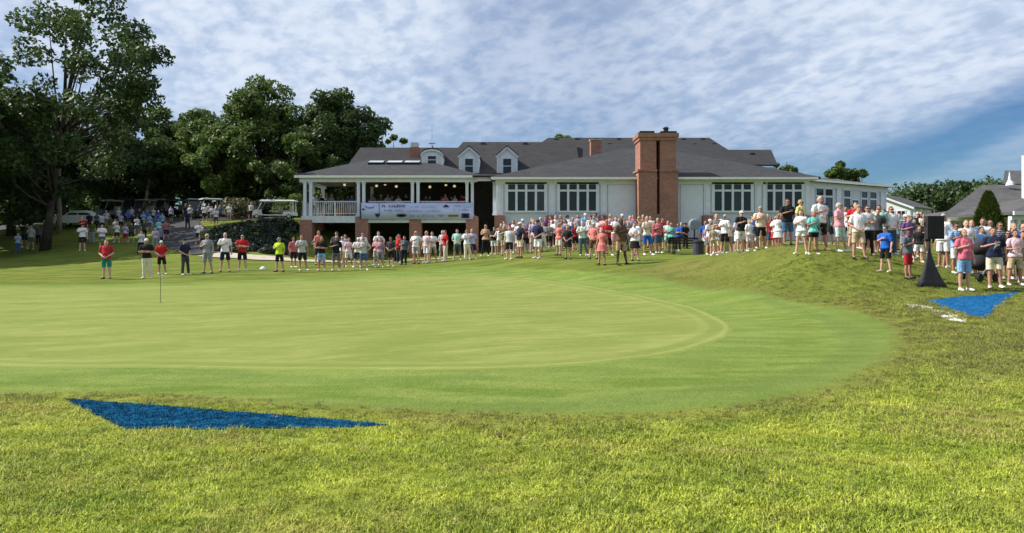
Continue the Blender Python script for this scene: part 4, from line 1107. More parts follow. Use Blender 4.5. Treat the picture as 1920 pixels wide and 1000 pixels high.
def pro_shop():
    D = 44.0
    r = empty('pro_shop', (X(1880, D), D + 3, 1.0)); tag(r, 'low building with grey hip roof and white trim behind the conical evergreen', 'building')
    def part(m, n, mat, par=None): return local(m, r).build(n, mat, par or r)
    x0, x1, ze = X(1768, D), X(2140, D), Z(412, D)
    ft = [(x0, D), (x1, D), (x1 + 4, D + 12), (X(1772, D + 12), D + 12)]   # the side wall follows the skewed plot
    part(MB().loft([[(a, b, z) for a, b in ft] for z in (0.4, ze)]).fixn(), 'wall', M['siding_b'])
    o = solid_from_faces('roof', [(X(1748, D), D - .7, ze + .12), (x1 + 1, D - .7, ze + .12), (x1 + 5, D + 13, ze + .12), (X(1754, D + 13), D + 13, ze + .12), (X(1842, 50), 50, Z(347, 50)), (X(2150, 50), 50, Z(347, 50))], [[0, 1, 5, 4], [1, 2, 5], [2, 3, 4, 5], [3, 0, 4]], M['shingle_lt'], r); o.data.transform(Matrix.Translation(-r.location))
    part(MB().box(X(1748, D) - .02, x1, D - .82, D - .7, ze - .08, ze + .12), 'gutter', M['cream_trim'])
    part(MB().box(X(1748, D) + .1, x1, D - .7, D - .003, ze - .07, ze - .01), 'soffit', M['trim'])
    for u in (1789, 1809, 1829):
        f = part(MB().box(X(u - 8, D), X(u + 8, D), D - .06, D - .004, Z(448, D), Z(417, D)), 'window', M['trim'])
        for k, q in ((-1, 0), (1, 0)):
            part(MB().box(X(u + k * 3.6 - 3, D), X(u + k * 3.6 + 3, D), D - .09, D - .061, Z(446, D), Z(419, D)), 'pane', M['glass'], f)
    # porch wing at the right edge
    P = 39.0
    zp = Z(402, P)
    o = hip('porch_roof', X(1887, P), X(2150, P), P - .5, D + 6, zp + .1, X(1950, 42), X(2140, 42), 42.0, Z(368, 42), M['shingle_lt'], r); o.data.transform(Matrix.Translation(-r.location))
    part(MB().box(X(1887, P), X(2150, P), P - .62, P - .502, zp - .06, zp + .14), 'porch_gutter', M['trim'])
    part(MB().box(X(1890, P), X(2150, P), P - .3, P, zp - .3, zp - .07), 'porch_beam', M['trim'])
    for u in (1892, 1905, 1918, 1935):
        part(MB().box(X(u - 3.5, P), X(u + 3.5, P), P - .25, P - .05, 0.5, zp - .301), 'porch_post', M['white'])
    part(MB().box(X(1921, 47), X(1990, 47), 47, 47.2, ze + 1.0, Z(300, 47)), 'tower_wall', M['siding_b'])
    part(MB().box(X(1917.5, 47), X(1921, 47) - .003, 46.9, 47.1, ze + .6, Z(292, 47)), 'corner_board', M['white'])
    o = solid_from_faces('tower_roof', [(X(1880, 53), 53, Z(345, 53)), (X(1960, 53), 53, Z(345, 53)), (X(1960, 56), 56, Z(320, 56)), (X(1884, 56), 56, Z(320, 56))], [[0, 1, 2, 3]], M['shingle_lt'], r, 0.4); o.data.transform(Matrix.Translation(-r.location))
    part(MB().tube([(X(1894, 49), 49, Z(348, 49)), (X(1894, 49), 49, Z(343, 49)), (X(1893, 49), 49, Z(338, 49)), (X(1893, 49), 49, Z(322, 49))], [0.28, 0.22, 0.1, 0.02], 8), 'finial', M['white'])
pro_shop()

# ------------------------------------------------------------------ trees
def leaves_np(C, Rr, per, size, rng, flat=0.75, shell=0.55):
    """leaf faces round clump centres C with radii Rr -> V, F"""
    n = int(per.sum()) if hasattr(per, 'sum') else per * len(C)
    idx = np.repeat(np.arange(len(C)), per)
    d = rng.normal(size=(len(idx), 3)); d /= np.linalg.norm(d, axis=1)[:, None] + 1e-9
    rr = rng.uniform(shell ** 3, 1.25, len(idx)) ** (1 / 3.0)
    P = C[idx] + d * (Rr[idx] * rr)[:, None] * np.array([1, 1, flat])
    nn = d * 0.6 + rng.normal(size=d.shape) * 0.7 + np.array([0, 0, 0.45]); nn /= np.linalg.norm(nn, axis=1)[:, None]
    t = np.cross(nn, rng.normal(size=d.shape)); t /= np.linalg.norm(t, axis=1)[:, None] + 1e-9
    b = np.cross(nn, t)
    s = size * rng.uniform(0.6, 1.35, len(idx))[:, None]
    V = np.empty((len(idx), 4, 3))
    V[:, 0] = P - t * s * 0.62; V[:, 1] = P + b * s * 0.34 - nn * s * 0.1; V[:, 2] = P + t * s * 0.62 - nn * s * 0.16; V[:, 3] = P - b * s * 0.34 - nn * s * 0.1
    return V.reshape(-1, 3), np.arange(len(idx) * 4).reshape(-1, 4)
def tree(name, x, y, h, rad, label, mat, seed, n_clump=46, per=190, leaf=0.34, low=0.25, trunk=0.32, group=None, lean=(0, 0), bark=None, top=0.95, cl=(0.17, 0.30), gz=None, squash=1.0, limb=2):
    rng = np.random.default_rng(seed); rd = random.Random(seed)
    z0 = (H(x, y) if gz is None else gz) - 0.1
    r = empty(name, (x, y, z0)); tag(r, label, 'tree', group)
    cz, rz = h * (low + top) / 2, h * (top - low) / 2
    C = []
    while len(C) < n_clump:
        d = rng.normal(size=3); d /= np.linalg.norm(d)
        q = rng.uniform(0.35, 1.0) ** 0.5
        w = 1.0 + 0.22 * math.sin(3 * math.atan2(d[1], d[0]) + seed) + 0.15 * math.sin(5 * d[2] + seed * 2)
        p = np.array([d[0] * rad * q * w, d[1] * rad * q * w * squash, cz + d[2] * rz * q])
        taper = 1.0 - 0.35 * max(0, (p[2] - cz) / rz) ** 2
        p[0] *= taper; p[1] *= taper
        p[:2] += np.array(lean) * p[2] / h
        C.append(p)
    C = np.array(C); Rr = rng.uniform(cl[0], cl[1], len(C)) * rad
    pr = (per * (Rr / Rr.mean()) ** 2).astype(int)
    V, Fq = leaves_np(C, Rr, pr, leaf, rng)
    crown = bpy.data.objects.new('crown', np_mesh('crown', V, Fq, [mat])); link(crown, r)
    m = MB()
    pts = []; k = 7
    for i in range(k):
        t = i / (k - 1)
        pts.append((lean[0] * t * .85 + 0.06 * rad * math.sin(t * 4 + seed) * t, lean[1] * t * .85 + 0.05 * rad * math.cos(t * 3 + seed) * t, h * 0.86 * t))
    m.tube(pts, [trunk * (1.35 if i == 0 else 1 - 0.8 * i / (k - 1)) for i in range(k)], 9)
    for i, c in enumerate(C):
        if i % limb and len(C) > 30: continue
        t0 = min(0.9, max(low * 0.75, (c[2] / h) * rd.uniform(0.55, 0.8)))
        q = t0 * (k - 1); a = int(q); f = q - a
        s = Vector(pts[a]).lerp(Vector(pts[min(a + 1, k - 1)]), f); e = Vector(c)
        mid = s.lerp(e, 0.5) + Vector((0, 0, -0.08 * (e - s).length))
        rb = trunk * (1 - 0.75 * t0) * 0.5
        m.tube([s, mid, e], [rb, rb * .6, rb * .2], 6)
    m.build('trunk', bark or M['bark'], r, True)
    return r
tw = 'trees at the left edge of the course'
t_big = tree('shade_tree', X(84, 58), 58, 21.5, 6.9, 'tallest dark tree at the left edge with open branches against the sky', M['leaf_dark'], 3, 130, 140, 0.30, 0.20, 0.32, tw, (3.4, 0), cl=(0.11, 0.19), top=1.0, limb=3)
tree('shade_tree', X(-40, 56), 56, 14.0, 5.2, 'broad dark tree cut by the left picture edge', M['leaf_dark'], 5, 50, 230, 0.34, 0.16, 0.35, tw)
tree('shade_tree', X(20, 66), 66, 13.5, 5.0, 'dark tree behind the tallest tree, near the left edge', M['leaf_dark'], 6, 50, 230, 0.36, 0.12, 0.3, tw)
tree('shade_tree', X(118, 72), 72, 12.0, 5.0, 'dark leafy tree behind the pale bare trunk', M['leaf_dark'], 8, 50, 230, 0.36, 0.28, 0.3, tw)
tree('shade_tree', X(222, 78), 78, 11.5, 5.2, 'dark tree directly right of the tallest tree', M['leaf_dark'], 9, 50, 230, 0.38, 0.08, 0.3, tw)
tree('shade_tree', X(305, 82), 82, 12.8, 5.0, 'dark tree with rounded top, second right of the tallest tree', M['leaf_mid'], 10, 80, 230, 0.38, 0.10, 0.3, tw)
tree('shade_tree', X(372, 84), 84, 12.8, 4.8, 'lower mid-green tree left of the bright tall tree', M['leaf_mid'], 12, 80, 220, 0.38, 0.10, 0.3, tw)
tree('shade_tree', X(486, 80), 80, 15.8, 5.2, 'tall bright green tree, left of the pair beside the deck', M['leaf_mid'], 13, 110, 210, 0.34, 0.08, 0.34, tw)
tree('shade_tree', X(428, 77), 77, 10.6, 3.6, 'yellow-green tree low in front of the tall bright tree', M['leaf_light'], 14, 64, 220, 0.34, 0.18, 0.26, tw)
tree('shade_tree', X(630, 78), 78, 14.2, 4.5, 'tall dark tree with round crown right behind the deck', M['leaf_dark'], 15, 105, 220, 0.33, 0.10, 0.34, tw)
tree('shade_tree', X(560, 74), 74, 9.4, 3.4, 'small green tree between the pair beside the deck', M['leaf_mid'], 16, 40, 200, 0.32, 0.04, 0.22, tw)
tree('shade_tree', X(520, 86), 86, 11.5, 5.0, 'dark low tree behind the shuttle cart', M['leaf_dark'], 17, 46, 220, 0.38, 0.04, 0.26, tw)
tree('shade_tree', X(665, 84), 84, 9.8, 3.6, 'dark low tree touching the left end of the clubhouse roof', M['leaf_dark'], 18, 40, 200, 0.36, 0.04, 0.26, tw)
for i, (u_, D_, h_) in enumerate(((-190, 50, 19), (-330, 52, 21), (-240, 60, 22), (-150, 67, 20))):
    tree('shade_tree', X(u_, D_), D_, h_, 6.6, 'tree beyond the left picture edge shading the lawn, ' + ('nearest the camera', 'farthest to the left', 'middle of the four', 'farthest from the camera')[i], M['leaf_dark'], 40 + i, 60, 260, 0.45, 0.12, 0.35, 'trees beyond the left picture edge')
# pale trunks standing clear
def bare_trunk(u, vt, vb, D, w, label, lean, seed):
    x = X(u, D); z0 = H(x, D) - .1; zt = Z(vt, D); rd = random.Random(seed)
    r = empty('slim_tree', (x, D, z0)); tag(r, label, 'tree')
    h = zt - z0
    pts = [(lean * t * h + 0.05 * math.sin(t * 7), 0, h * t) for t in np.linspace(0, 1, 7)]
    MB().tube(pts, [w * (1 - .35 * i / 6) for i in range(7)], 8).build('trunk', M['bark_pale'], r, True)
    rng = np.random.default_rng(seed)
    C = np.array([(lean * h * (.9 + .1 * k) + rng.normal(0, .8), rng.normal(0, .6), h * (0.96 + .06 * k) + rng.normal(0, .3)) for k in range(10)]); Rr = np.full(10, .75)
    V, Fq = leaves_np(C, Rr, np.full(10, 140), 0.3, rng)
    link(bpy.data.objects.new('crown', np_mesh('crown', V, Fq, [M['leaf_dark']])), r)
bare_trunk(111, 305, 405, 66, 0.22, 'slim tree with pale straight trunk beside the white car', 0.0, 61)
bare_trunk(268, 325, 385, 76, 0.20, 'slim tree with pale leaning trunk behind the parked carts', 0.16, 62)
tree('small_tree', X(738, 92), 92, 14.4, 1.7, 'thin open tree rising behind the clubhouse roof left of the side chimney', M['leaf_mid'], 21, 26, 70, 0.34, 0.35, 0.12, gz=2.0)
tree('small_tree', X(1055, 96), 96, 15.3, 2.3, 'tree top showing over the clubhouse ridge left of the brick chimneys', M['leaf_light'], 22, 30, 130, 0.36, 0.3, 0.2, gz=2.0)
tree('small_tree', X(1085, 98), 98, 14.9, 1.6, 'small tree top just right of the other over the clubhouse ridge', M['leaf_light'], 27, 24, 110, 0.36, 0.3, 0.2, gz=2.0)
tree('shade_tree', X(1474, 100), 100, 12.4, 2.1, 'round green tree beside the right end of the main roof', M['leaf_mid'], 23, 30, 150, 0.4, 0.15, 0.2, gz=2.0)
tree('shade_tree', X(1576, 110), 110, 12.6, 3.2, 'larger round tree above the annex roof', M['leaf_mid'], 24, 36, 170, 0.42, 0.12, 0.25, gz=2.0)
tree('shade_tree', X(1609, 108), 108, 11.6, 1.9, 'smaller round tree above the annex roof, right of the larger', M['leaf_mid'], 25, 28, 150, 0.42, 0.12, 0.25, gz=2.0)
tree('shade_tree', X(1520, 122), 122, 11.2, 2.3, 'lowest tree top above the annex roof', M['leaf_mid'], 26, 28, 130, 0.42, 0.12, 0.2, gz=2.0)

def wood(name, label, cl, per, leaf, mat, seed):
    """far trees that read as one mass"""
    rng = np.random.default_rng(seed)
    C = np.array([c[:3] for c in cl]); Rr = np.array([c[3] for c in cl])
    V, Fq = leaves_np(C, Rr, np.full(len(C), per), leaf, rng, 0.85)
    o = bpy.data.objects.new(name, np_mesh(name, V, Fq, [mat])); link(o); tag(o, label, 'wood', kind='stuff')
    return o
cl = []
rdw = random.Random(9)
prof = [(1640, 372), (1665, 358), (1690, 346), (1720, 338), (1750, 333), (1780, 331), (1820, 327), (1850, 328), (1880, 334), (1930, 338), (2000, 336), (2100, 340)]
def prof_v(u):
    for (a, b), (c, d) in zip(prof[:-1], prof[1:]):
        if a <= u <= c: return b + (d - b) * (u - a) / (c - a)
    return 345
for i in range(420):
    u = rdw.uniform(1642, 2090); D = rdw.uniform(125, 165); zt = Z(prof_v(u) + 5 + rdw.uniform(0, 8), D)
    z = zt - 1.2 - abs(rdw.gauss(0, 1)) * 3.5
    cl.append((X(u, D), D, max(1.5, z), rdw.choice((rdw.uniform(.7, 1.4), rdw.uniform(1.6, 3.0)))))
wood('wooded_hill', 'dense green woods behind the low building at right', cl, 150, 0.62, M['leaf_far'], 31)
cl = []
for i in range(260):
    u = rdw.uniform(-420, 690); D = rdw.uniform(90, 108)
    cl.append((X(u, D), D, 3.5 + rdw.uniform(0, 9.5) * (1.0 if u < 420 else 0.75), rdw.uniform(1.5, 2.6)))
wood('woodland', 'dark woodland closing the view behind the parked carts', cl, 130, 0.75, M['leaf_dark'], 32)
# shrubs and bank
def shrub(name, u, v, D, rx, rz, label, mat, seed, n=16, per=170, leaf=0.2, cat='shrub', group=None):
    rng = np.random.default_rng(seed); x = X(u, D); z0 = H(x, D)
    r = empty(name, (x, D, z0)); tag(r, label, cat, group)
    C = np.array([(rng.uniform(-1, 1) * rx * .75, rng.uniform(-1, 1) * rx * .6, rz * rng.uniform(.3, 1.25)) for _ in range(n)]); Rr = rng.uniform(.38, .6, n) * min(rx, rz * 1.3)
    V, Fq = leaves_np(C, Rr, np.full(n, per), leaf, rng)
    V[:, 2] = np.maximum(V[:, 2], 0.02)
    link(bpy.data.objects.new('foliage', np_mesh('foliage', V, Fq, [mat])), r)
    m = MB()
    for i in range(5): m.tube([(0.1 * i - .2, 0, -.1), (C[i][0] * .6, C[i][1] * .6, C[i][2] * .7)], [.04, .015], 5)
    m.build('stems', M['bark'], r)
shrub('round_shrub', 447, 400, 69, 1.55, 1.25, 'large round olive shrub beside the shuttle cart', M['leaf_olive'], 71)
shrub('round_shrub', 492, 395, 72, 1.5, 1.1, 'dark shrub behind the shuttle cart', M['leaf_under'], 72)
shrub('round_shrub', 545, 390, 71, 1.4, 1.5, 'tall green shrub at the corner of the deck', M['leaf_mid'], 73)
def bank():
    rng = np.random.default_rng(81); C = []
    while len(C) < 240:
        u, D = rng.uniform(395, 556), rng.uniform(49.3, 58.5)
        x = X(u, D)
        C.append((x, D, H(x, D) + 0.05))
    C = np.array(C); V, Fq = leaves_np(C, rng.uniform(.3, .6, len(C)), np.full(len(C), 110), 0.19, rng, 0.7)
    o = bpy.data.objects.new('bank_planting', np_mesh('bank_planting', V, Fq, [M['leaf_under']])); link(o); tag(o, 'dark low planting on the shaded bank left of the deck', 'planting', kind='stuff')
bank()
def stone_wall():
    r = empty('retaining_wall', (X(528, 58), 58, 2.6)); tag(r, 'pale stepped stone retaining wall between the shuttle cart and the deck', 'wall')
    rd = random.Random(5); me = None
    rows = ((505, 556, 424, 58.4), (515, 556, 419, 58.9), (528, 556, 414, 59.4), (520, 545, 432, 57.6))
    for u0, u1, v, D in rows:
        u = u0
        while u < u1:
            w = rd.uniform(7, 12); h = 4.6
            a, b = X(u, D), X(min(u + w, u1) - .5, D); z1 = Z(v, D) + rd.uniform(-.03, .03); z0 = z1 - h / F * D - .5
            q = [(a, z0), (b, z0), (b - .02, z1), (a + .03, z1)]
            local(MB().loft([[(p, D + rd.uniform(-.05, .03), s) for p, s in q], [(p, D + .9, s) for p, s in q]]).fixn(), r).build('stone', M['limestone'], r)
            u += w
stone_wall()
def cone_evergreen():
    D = 36.0; x = X(1853, D); z0 = H(x, D)
    zt = Z(361, D); h = zt - z0; hw = 33 / F * D
    r = empty('conical_evergreen', (x, D, z0)); tag(r, 'dense conical evergreen standing before the low building', 'tree')
    rng = np.random.default_rng(55); n = 21000
    t = rng.uniform(0, 1, n) ** 0.8; a = rng.uniform(0, 2 * math.pi, n)
    prof_ = np.minimum(1.0, 1.12 * (1 - t) ** 0.72) * np.clip(0.82 + 1.2 * t, 0, 1)
    rad = hw * prof_ * (1 + 0.05 * np.sin(a * 5 + t * 20) + 0.05 * rng.normal(size=n)) * rng.uniform(.82, 1.04, n)
    P = np.stack([rad * np.cos(a), rad * np.sin(a), t * h], 1)
    out = np.stack([np.cos(a), np.sin(a), np.full(n, .9)], 1) + rng.normal(0, .35, (n, 3)); out /= np.linalg.norm(out, axis=1)[:, None]
    s = np.cross(out, rng.normal(size=(n, 3))); s /= np.linalg.norm(s, axis=1)[:, None]
    L_ = (0.13 * rng.uniform(.6, 1.4, n))[:, None]
    V = np.stack([P - s * L_ * .28, P + s * L_ * .28, P + out * L_], 1).reshape(-1, 3)
    link(bpy.data.objects.new('crown', np_mesh('crown', V, np.arange(3 * n).reshape(-1, 3), [M['leaf_conifer']])), r)
    MB().tube([(0, 0, -.1), (0, 0, h * .8)], [.12, .02], 8).build('trunk', M['bark'], r)
cone_evergreen()

# ------------------------------------------------------------------ carts and car
def wheel(parent, x, y, r, w=0.16):
    t = MB().tube([(x, y - w / 2, r), (x, y - w / 4, r), (x, y + w / 4, r), (x, y + w / 2, r)], [r * .9, r, r, r * .9], 16).build('wheel', M['tyre'], parent)
    MB().tube([(x, y - w / 2 - .01, r), (x, y + w / 2 + .01, r)], r * .55, 12).build('rim', M['chrome'], t)
def golf_cart(loc, rz, label, body_c, roof_c, rows=1, group=None):
    L_ = 2.4 + 0.85 * (rows - 1)
    r = empty('golf_cart', loc, rz); tag(r, label, 'golf cart', group)
    bm_ = plain('cart_body_paint', body_c, 0.35, 0.5, var=0.05); rm_ = plain('cart_roof_plastic', roof_c, 0.5, 0.4, var=0.05)
    w = 0.58
    prof = [(-L_ / 2, .34), (-L_ / 2 + .02, .62), (-L_ / 2 + .18, .86), (-L_ / 2 + .42, .9), (-L_ / 2 + .5, .42), (L_ / 2 - .95, .40), (L_ / 2 - .9, .68), (L_ / 2 - .05, .66), (L_ / 2, .5), (L_ / 2, .3)]
    MB().loft([[(x, -w, z) for x, z in prof], [(x, w, z) for x, z in prof]]).fixn().build('body', bm_, r)
    for s in (-1, 1):
        MB().tube([(-L_ / 2 + .40, s * .5, .88), (-L_ / 2 + .62, s * .5, 1.45), (-L_ / 2 + .74, s * .5, 1.74)], .03, 6).build('front_post', rm_, r)
        MB().tube([(L_ / 2 - .12, s * .5, .62), (L_ / 2 - .16, s * .5, 1.74)], .035, 6).build('rear_post', rm_, r)
        wheel(r, -L_ / 2 + .35, s * .5, .23); wheel(r, L_ / 2 - .45, s * .5, .23)
    a, b = -L_ / 2 + .52, L_ / 2 + .02
    MB().loft([[(a, -.6, 1.74), (a, .6, 1.74), (b, .6, 1.74), (b, -.6, 1.74)], [(a + .03, -.6, 1.83), (a + .03, .6, 1.83), (b, .6, 1.83), (b, -.6, 1.83)], [(a + .16, -.48, 1.89), (a + .16, .48, 1.89), (b - .12, .48, 1.89), (b - .12, -.48, 1.89)]]).fixn().build('roof', rm_, r)
    MB().obox((-L_ / 2 + .58, 0, 1.32), (.012, 0, 0), (0, .5, 0), (.14, 0, .38)).build('windshield', M['glass'], r)
    for k in range(rows):
        sx = L_ / 2 - .62 - .85 * k
        st = MB().box(sx - .28, sx + .25, -.52, .52, .68, .82).build('seat', M['beige_seat'], r)
        MB().obox((sx + .28, 0, 1.05), (.05, 0, 0), (0, .5, 0), (.05, 0, .24)).build('seat_back', M['beige_seat'], st)
    MB().tube([(-L_ / 2 + .5, -.22, .95), (-L_ / 2 + .78, -.22, 1.08)], .02, 6).tube([(-L_ / 2 + .76, -.22 + .15 * math.cos(t), 1.07 + .15 * math.sin(t)) for t in np.linspace(0, 6.28, 13)], .014, 5).build('steering_wheel', M['black_metal'], r)
    for s in (-1, 1):
        MB().sphere((-L_ / 2 + .08, s * .4, .7), .05, .08, .06).build('headlight', M['light_grey'], r)
    return r
def G3(u, D): x = X(u, D); return (x, D, H(x, D) + 0.06)
_sh = golf_cart(G3(516, 65), R(4), 'long white shuttle cart parked left of the deck', (.72, .73, .74), (.78, .79, .8), 2); _sh.scale = (1.12, 1.05, 0.86)
gg = 'golf carts parked in the shade'
for i, (u, D, rz, lb, bc, rc) in enumerate(((205, 74, 62, 'dark golf cart with grey roof, nearest the white car', (.05, .06, .08), (.22, .22, .22)), (236, 77.5, 110, 'dark golf cart with grey roof, second from the white car', (.04, .05, .05), (.10, .10, .10)),
        (270, 74.5, 75, 'golf cart with dull roof in the middle of the shaded row', (.06, .05, .05), (.16, .16, .15)), (302, 78, 100, 'black golf cart left of the asphalt path', (.03, .03, .035), (.2, .2, .2)),
        (330, 80, 70, 'black golf cart at the head of the asphalt path', (.03, .03, .04), (.16, .16, .17)), (362, 74, 120, 'golf cart with pale grey roof right of the asphalt path', (.05, .06, .09), (.25, .25, .25)), (390, 72, 40, 'golf cart with white roof behind the spectators right of the path', (.05, .05, .06), (.45, .45, .45)), (418, 75.5, 95, 'dark golf cart beside the olive shrub', (.04, .04, .05), (.12, .12, .13)))):
    golf_cart(G3(u, D), R(rz), lb, bc, rc, 1, gg)
def sedan(loc, rz, label):
    r = empty('parked_car', loc, rz); tag(r, label, 'car')
    ys = (-.86, -.8, .8, .86)
    low = [(-2.2, .28), (-2.25, .55), (-2.1, .78), (-1.1, .92), (2.05, .95), (2.2, .75), (2.18, .3)]
    MB().loft([[(x * .99, -.88, z) for x, z in low], [(x, -.8, z + .03) for x, z in low], [(x, .8, z + .03) for x, z in low], [(x * .99, .88, z) for x, z in low]]).fixn().build('body', M['car_white'], r)
    cab = [(-1.15, .94), (-.45, 1.42), (.75, 1.45), (1.55, .97)]
    MB().loft([[(x * .98, -.78, z) for x, z in cab], [(x, -.6 if z > 1.2 else -.7, z) for x, z in cab], [(x, .6 if z > 1.2 else .7, z) for x, z in cab], [(x * .98, .78, z) for x, z in cab]]).fixn().build('cabin', M['car_white'], r)
    for s in (-1, 1):
        for p in ([(-.85, 1.02), (-.4, 1.34), (.1, 1.36), (.1, 1.02)], [(.2, 1.02), (.2, 1.36), (.72, 1.37), (1.25, 1.02)]):
            MB().loft([[(x, s * (.79 - (z - 1) * .1), z) for x, z in p], [(x, s * (.80 - (z - 1) * .1), z) for x, z in p]]).fixn().build('side_window', M['glass'], r)
        wheel(r, -1.4, s * .8, .32, .2); wheel(r, 1.35, s * .8, .32, .2)
        MB().sphere((-2.16, s * .6, .66), .06, .16, .08).build('headlight', M['light_grey'], r)
    MB().obox((-.85, 0, 1.19), (.24, 0, .17), (0, .62, 0), (-.012, 0, .018)).build('windshield', M['glass'], r)
sedan(G3(150, 69), R(6), 'white car parked at the left under the trees')

# ------------------------------------------------------------------ loudspeakers and small things
def loudspeaker():
    D = 19.9; x = X(1742, D); z0 = H(x, D)
    s = empty('speaker_stand', (x, D, z0)); tag(s, 'tripod speaker stand wrapped in a black tapering scrim', 'speaker stand')
    zt = Z(452, D) - z0
    a = [(-.42, .05), (.42, .05), (.06, .8)]
    feet = [(-.46, -.18), (.40, -.16), (.05, .50)]
    rings = []
    for t in np.linspace(0, 1, 10):
        k = (1 - t) ** 1.7 * .96 + .04
        ring = []
        for i in range(3):
            p, q = feet[i], feet[(i + 1) % 3]
            for e in range(4):
                f = e / 4; mx_, my_ = p[0] + (q[0] - p[0]) * f, p[1] + (q[1] - p[1]) * f
                pull = 1 - .22 * math.sin(f * math.pi) * (1 - t)
                ring.append((mx_ * k * pull, my_ * k * pull, zt * .96 * t))
        rings.append(ring)
    MB().loft(rings).fixn().build('scrim', plain('charcoal_scrim', (.045, .042, .048), .8, var=.15), s, True)
    MB().tube([(0, 0, .1), (0, 0, zt + .05)], .022, 8).build('pole', M['black_metal'], s)
    for p in feet: MB().tube([(0, 0, .5), (p[0] * .95, p[1] * .95, .03)], .016, 6).build('leg', M['black_metal'], s)
    b = empty('loudspeaker', (x + .0, D, z0 + zt + .05), R(-8)); tag(b, 'black loudspeaker box on the scrim-covered stand', 'loudspeaker')
    b.location.x = X(1750, D)
    hw, hh = 14.5 / F * D, 43 / F * D
    q = [(-hw, -.17), (hw, -.17), (hw * .75, .2), (-hw * .75, .2)]
    MB().loft([[(p[0], p[1], z) for p in q] for z in (0, hh)]).fixn().build('cabinet', M['black_fabric'], b)
    MB().box(-hw * .86, hw * .86, -.19, -.172, .05, hh - .05).build('grille', plain('speaker_grille', (.012, .012, .013), .6), b)
    MB().bar((-hw - .015, 0, hh * .55), (-hw - .015, 0, hh * .75), .03).build('handle', M['black_metal'], b)
    MB().tube([(0, 0, -.08), (0, 0, .0)], .03, 8).build('pole_socket', M['black_metal'], b)
loudspeaker()
def misc():
    # round fan-like drum and bin by the brick pier
    D = 46.5; x = X(1302, D); z = H(x, D)
    r = empty('pedestal_fan', (x, D, z)); tag(r, 'round grey pedestal fan beside the brick pier by the white wall', 'fan')
    zc = Z(421, D) - z
    MB().tube([(0, 0, 0), (0, 0, zc)], .05, 8).build('pole', M['black_metal'], r)
    MB().tube([(0, 0, 0), (0, 0, .06)], [.45, .4], 14).build('base', M['black_metal'], r)
    MB().tube([(0, -.18, zc), (0, -.14, zc), (0, .1, zc), (0, .16, zc)], [.30, .36, .36, .26], 18).build('housing', plain('fan_grey', (.26, .28, .32), .5), r)
    for k in range(10):
        t = k * .628; MB().bar((0, -.2, zc), (.33 * math.cos(t), -.2, zc + .33 * math.sin(t)), .015).build('guard_bar', M['chrome'], r)
    D = 38; x = X(1309, D); z = H(x, D)
    r = empty('litter_bin', (x, D, z)); tag(r, 'dark round litter bin at the left foot of the grass mound', 'bin')
    MB().tube([(0, 0, 0), (0, 0, .05), (0, 0, .72)], [.24, .27, .30], 14).build('drum', plain('bin_slate', (.06, .06, .085), .5), r, False)
    MB().tube([(0, 0, .72), (0, 0, .80), (0, 0, .88)], [.32, .32, .2], 14).build('lid', M['black_metal'], r)
    # dark bench
    D = 40; x = X(1286, D); z = H(x, D)
    r = empty('park_bench', (x, D, z)); tag(r, 'brown bench beside the litter bin', 'bench')
    for k in range(4): MB().box(-.75, .75, -.2 + k * .11, -.11 + k * .11, .42, .46).build('seat_slat', M['dark_wood'], r)
    for k in range(3): MB().box(-.75, .75, .24, .27, .55 + k * .13, .65 + k * .13).build('back_slat', M['dark_wood'], r)
    for s in (-1, 1): MB().box(s * .65 - .03, s * .65 + .03, -.2, -.14, 0, .419).box(s * .65 - .03, s * .65 + .03, .2, .239, 0, .9).build('leg', M['black_metal'], r)
    # flag stick on the green
    p = ray(301, 568)
    r = empty('flagstick', (p.x, p.y, p.z + .01)); tag(r, 'short practice flagstick standing in the putting green', 'flagstick')
    h = 53 / F * p.y
    MB().tube([(0, 0, 0), (0, 0, h)], .008, 8).build('stick', plain('stick_dark', (.12, .12, .09), .5), r)
    MB().loft([[(0.008, 0, h), (0.008, 0, h - .1), (0.008, .004, h - .1), (0.008, .004, h)], [(.035, .02, h - .01), (.035, .02, h - .12), (.035, .024, h - .12), (.035, .024, h - .01)], [(.06, 0, h - .03), (.06, 0, h - .13), (.06, .004, h - .13), (.06, .004, h - .03)]]).build('flag', plain('flag_white', (.7, .7, .68), .7), r)
    MB().tube([(0, 0, .0), (0, 0, .004)], .054, 16).build('cup', M['black_metal'], r)
    # white marker on the lawn
    p = ray(493, 505)
    r = empty('lawn_marker', (p.x, p.y, p.z)); tag(r, 'small white dome marker on the lawn between the spectators', 'marker')
    MB().tube([(0, 0, 0), (0, 0, .05), (0, 0, .11), (0, 0, .15)], [.17, .15, .09, .01], 12).build('dome', M['white'], r, True)
    MB().tube([(0, 0, -.01), (0, 0, .015)], .19, 12).build('rim', M['light_grey'], r)
    p = ray(942, 827)
    m = MB(); rd = random.Random(3)
    for k in range(4):
        a = k * 1.4; c = Vector((.05 * math.cos(a), .03 * math.sin(a), .035 + .008 * k)); d = Vector((math.cos(a * 1.7), math.sin(a * 1.7), rd.uniform(-.1, .3))) * .035; s = Vector((-d.y, d.x, .01)) * .5
        m.loft([[c - d, c - d * .5 + s * .7, c + s, c + d * .6 + s * .5, c + d, c + d * .5 - s * .6, c - s, c - d * .6 - s * .6], [q + Vector((0, 0, .003)) for q in (c - d, c - d * .5 + s * .7, c + s, c + d * .6 + s * .5, c + d, c + d * .5 - s * .6, c - s, c - d * .6 - s * .6)]])
    o = m.build('dead_leaf', plain('dead_leaf_brown', (.11, .065, .03), .8, var=.3), None, loc=(p.x, p.y, p.z)); tag(o, 'curled brown dead leaf lying in the near grass', 'leaf')
    # pushchair behind the man in the pink polo
    D = 21.3; x = X(1836, D); z = H(x, D)
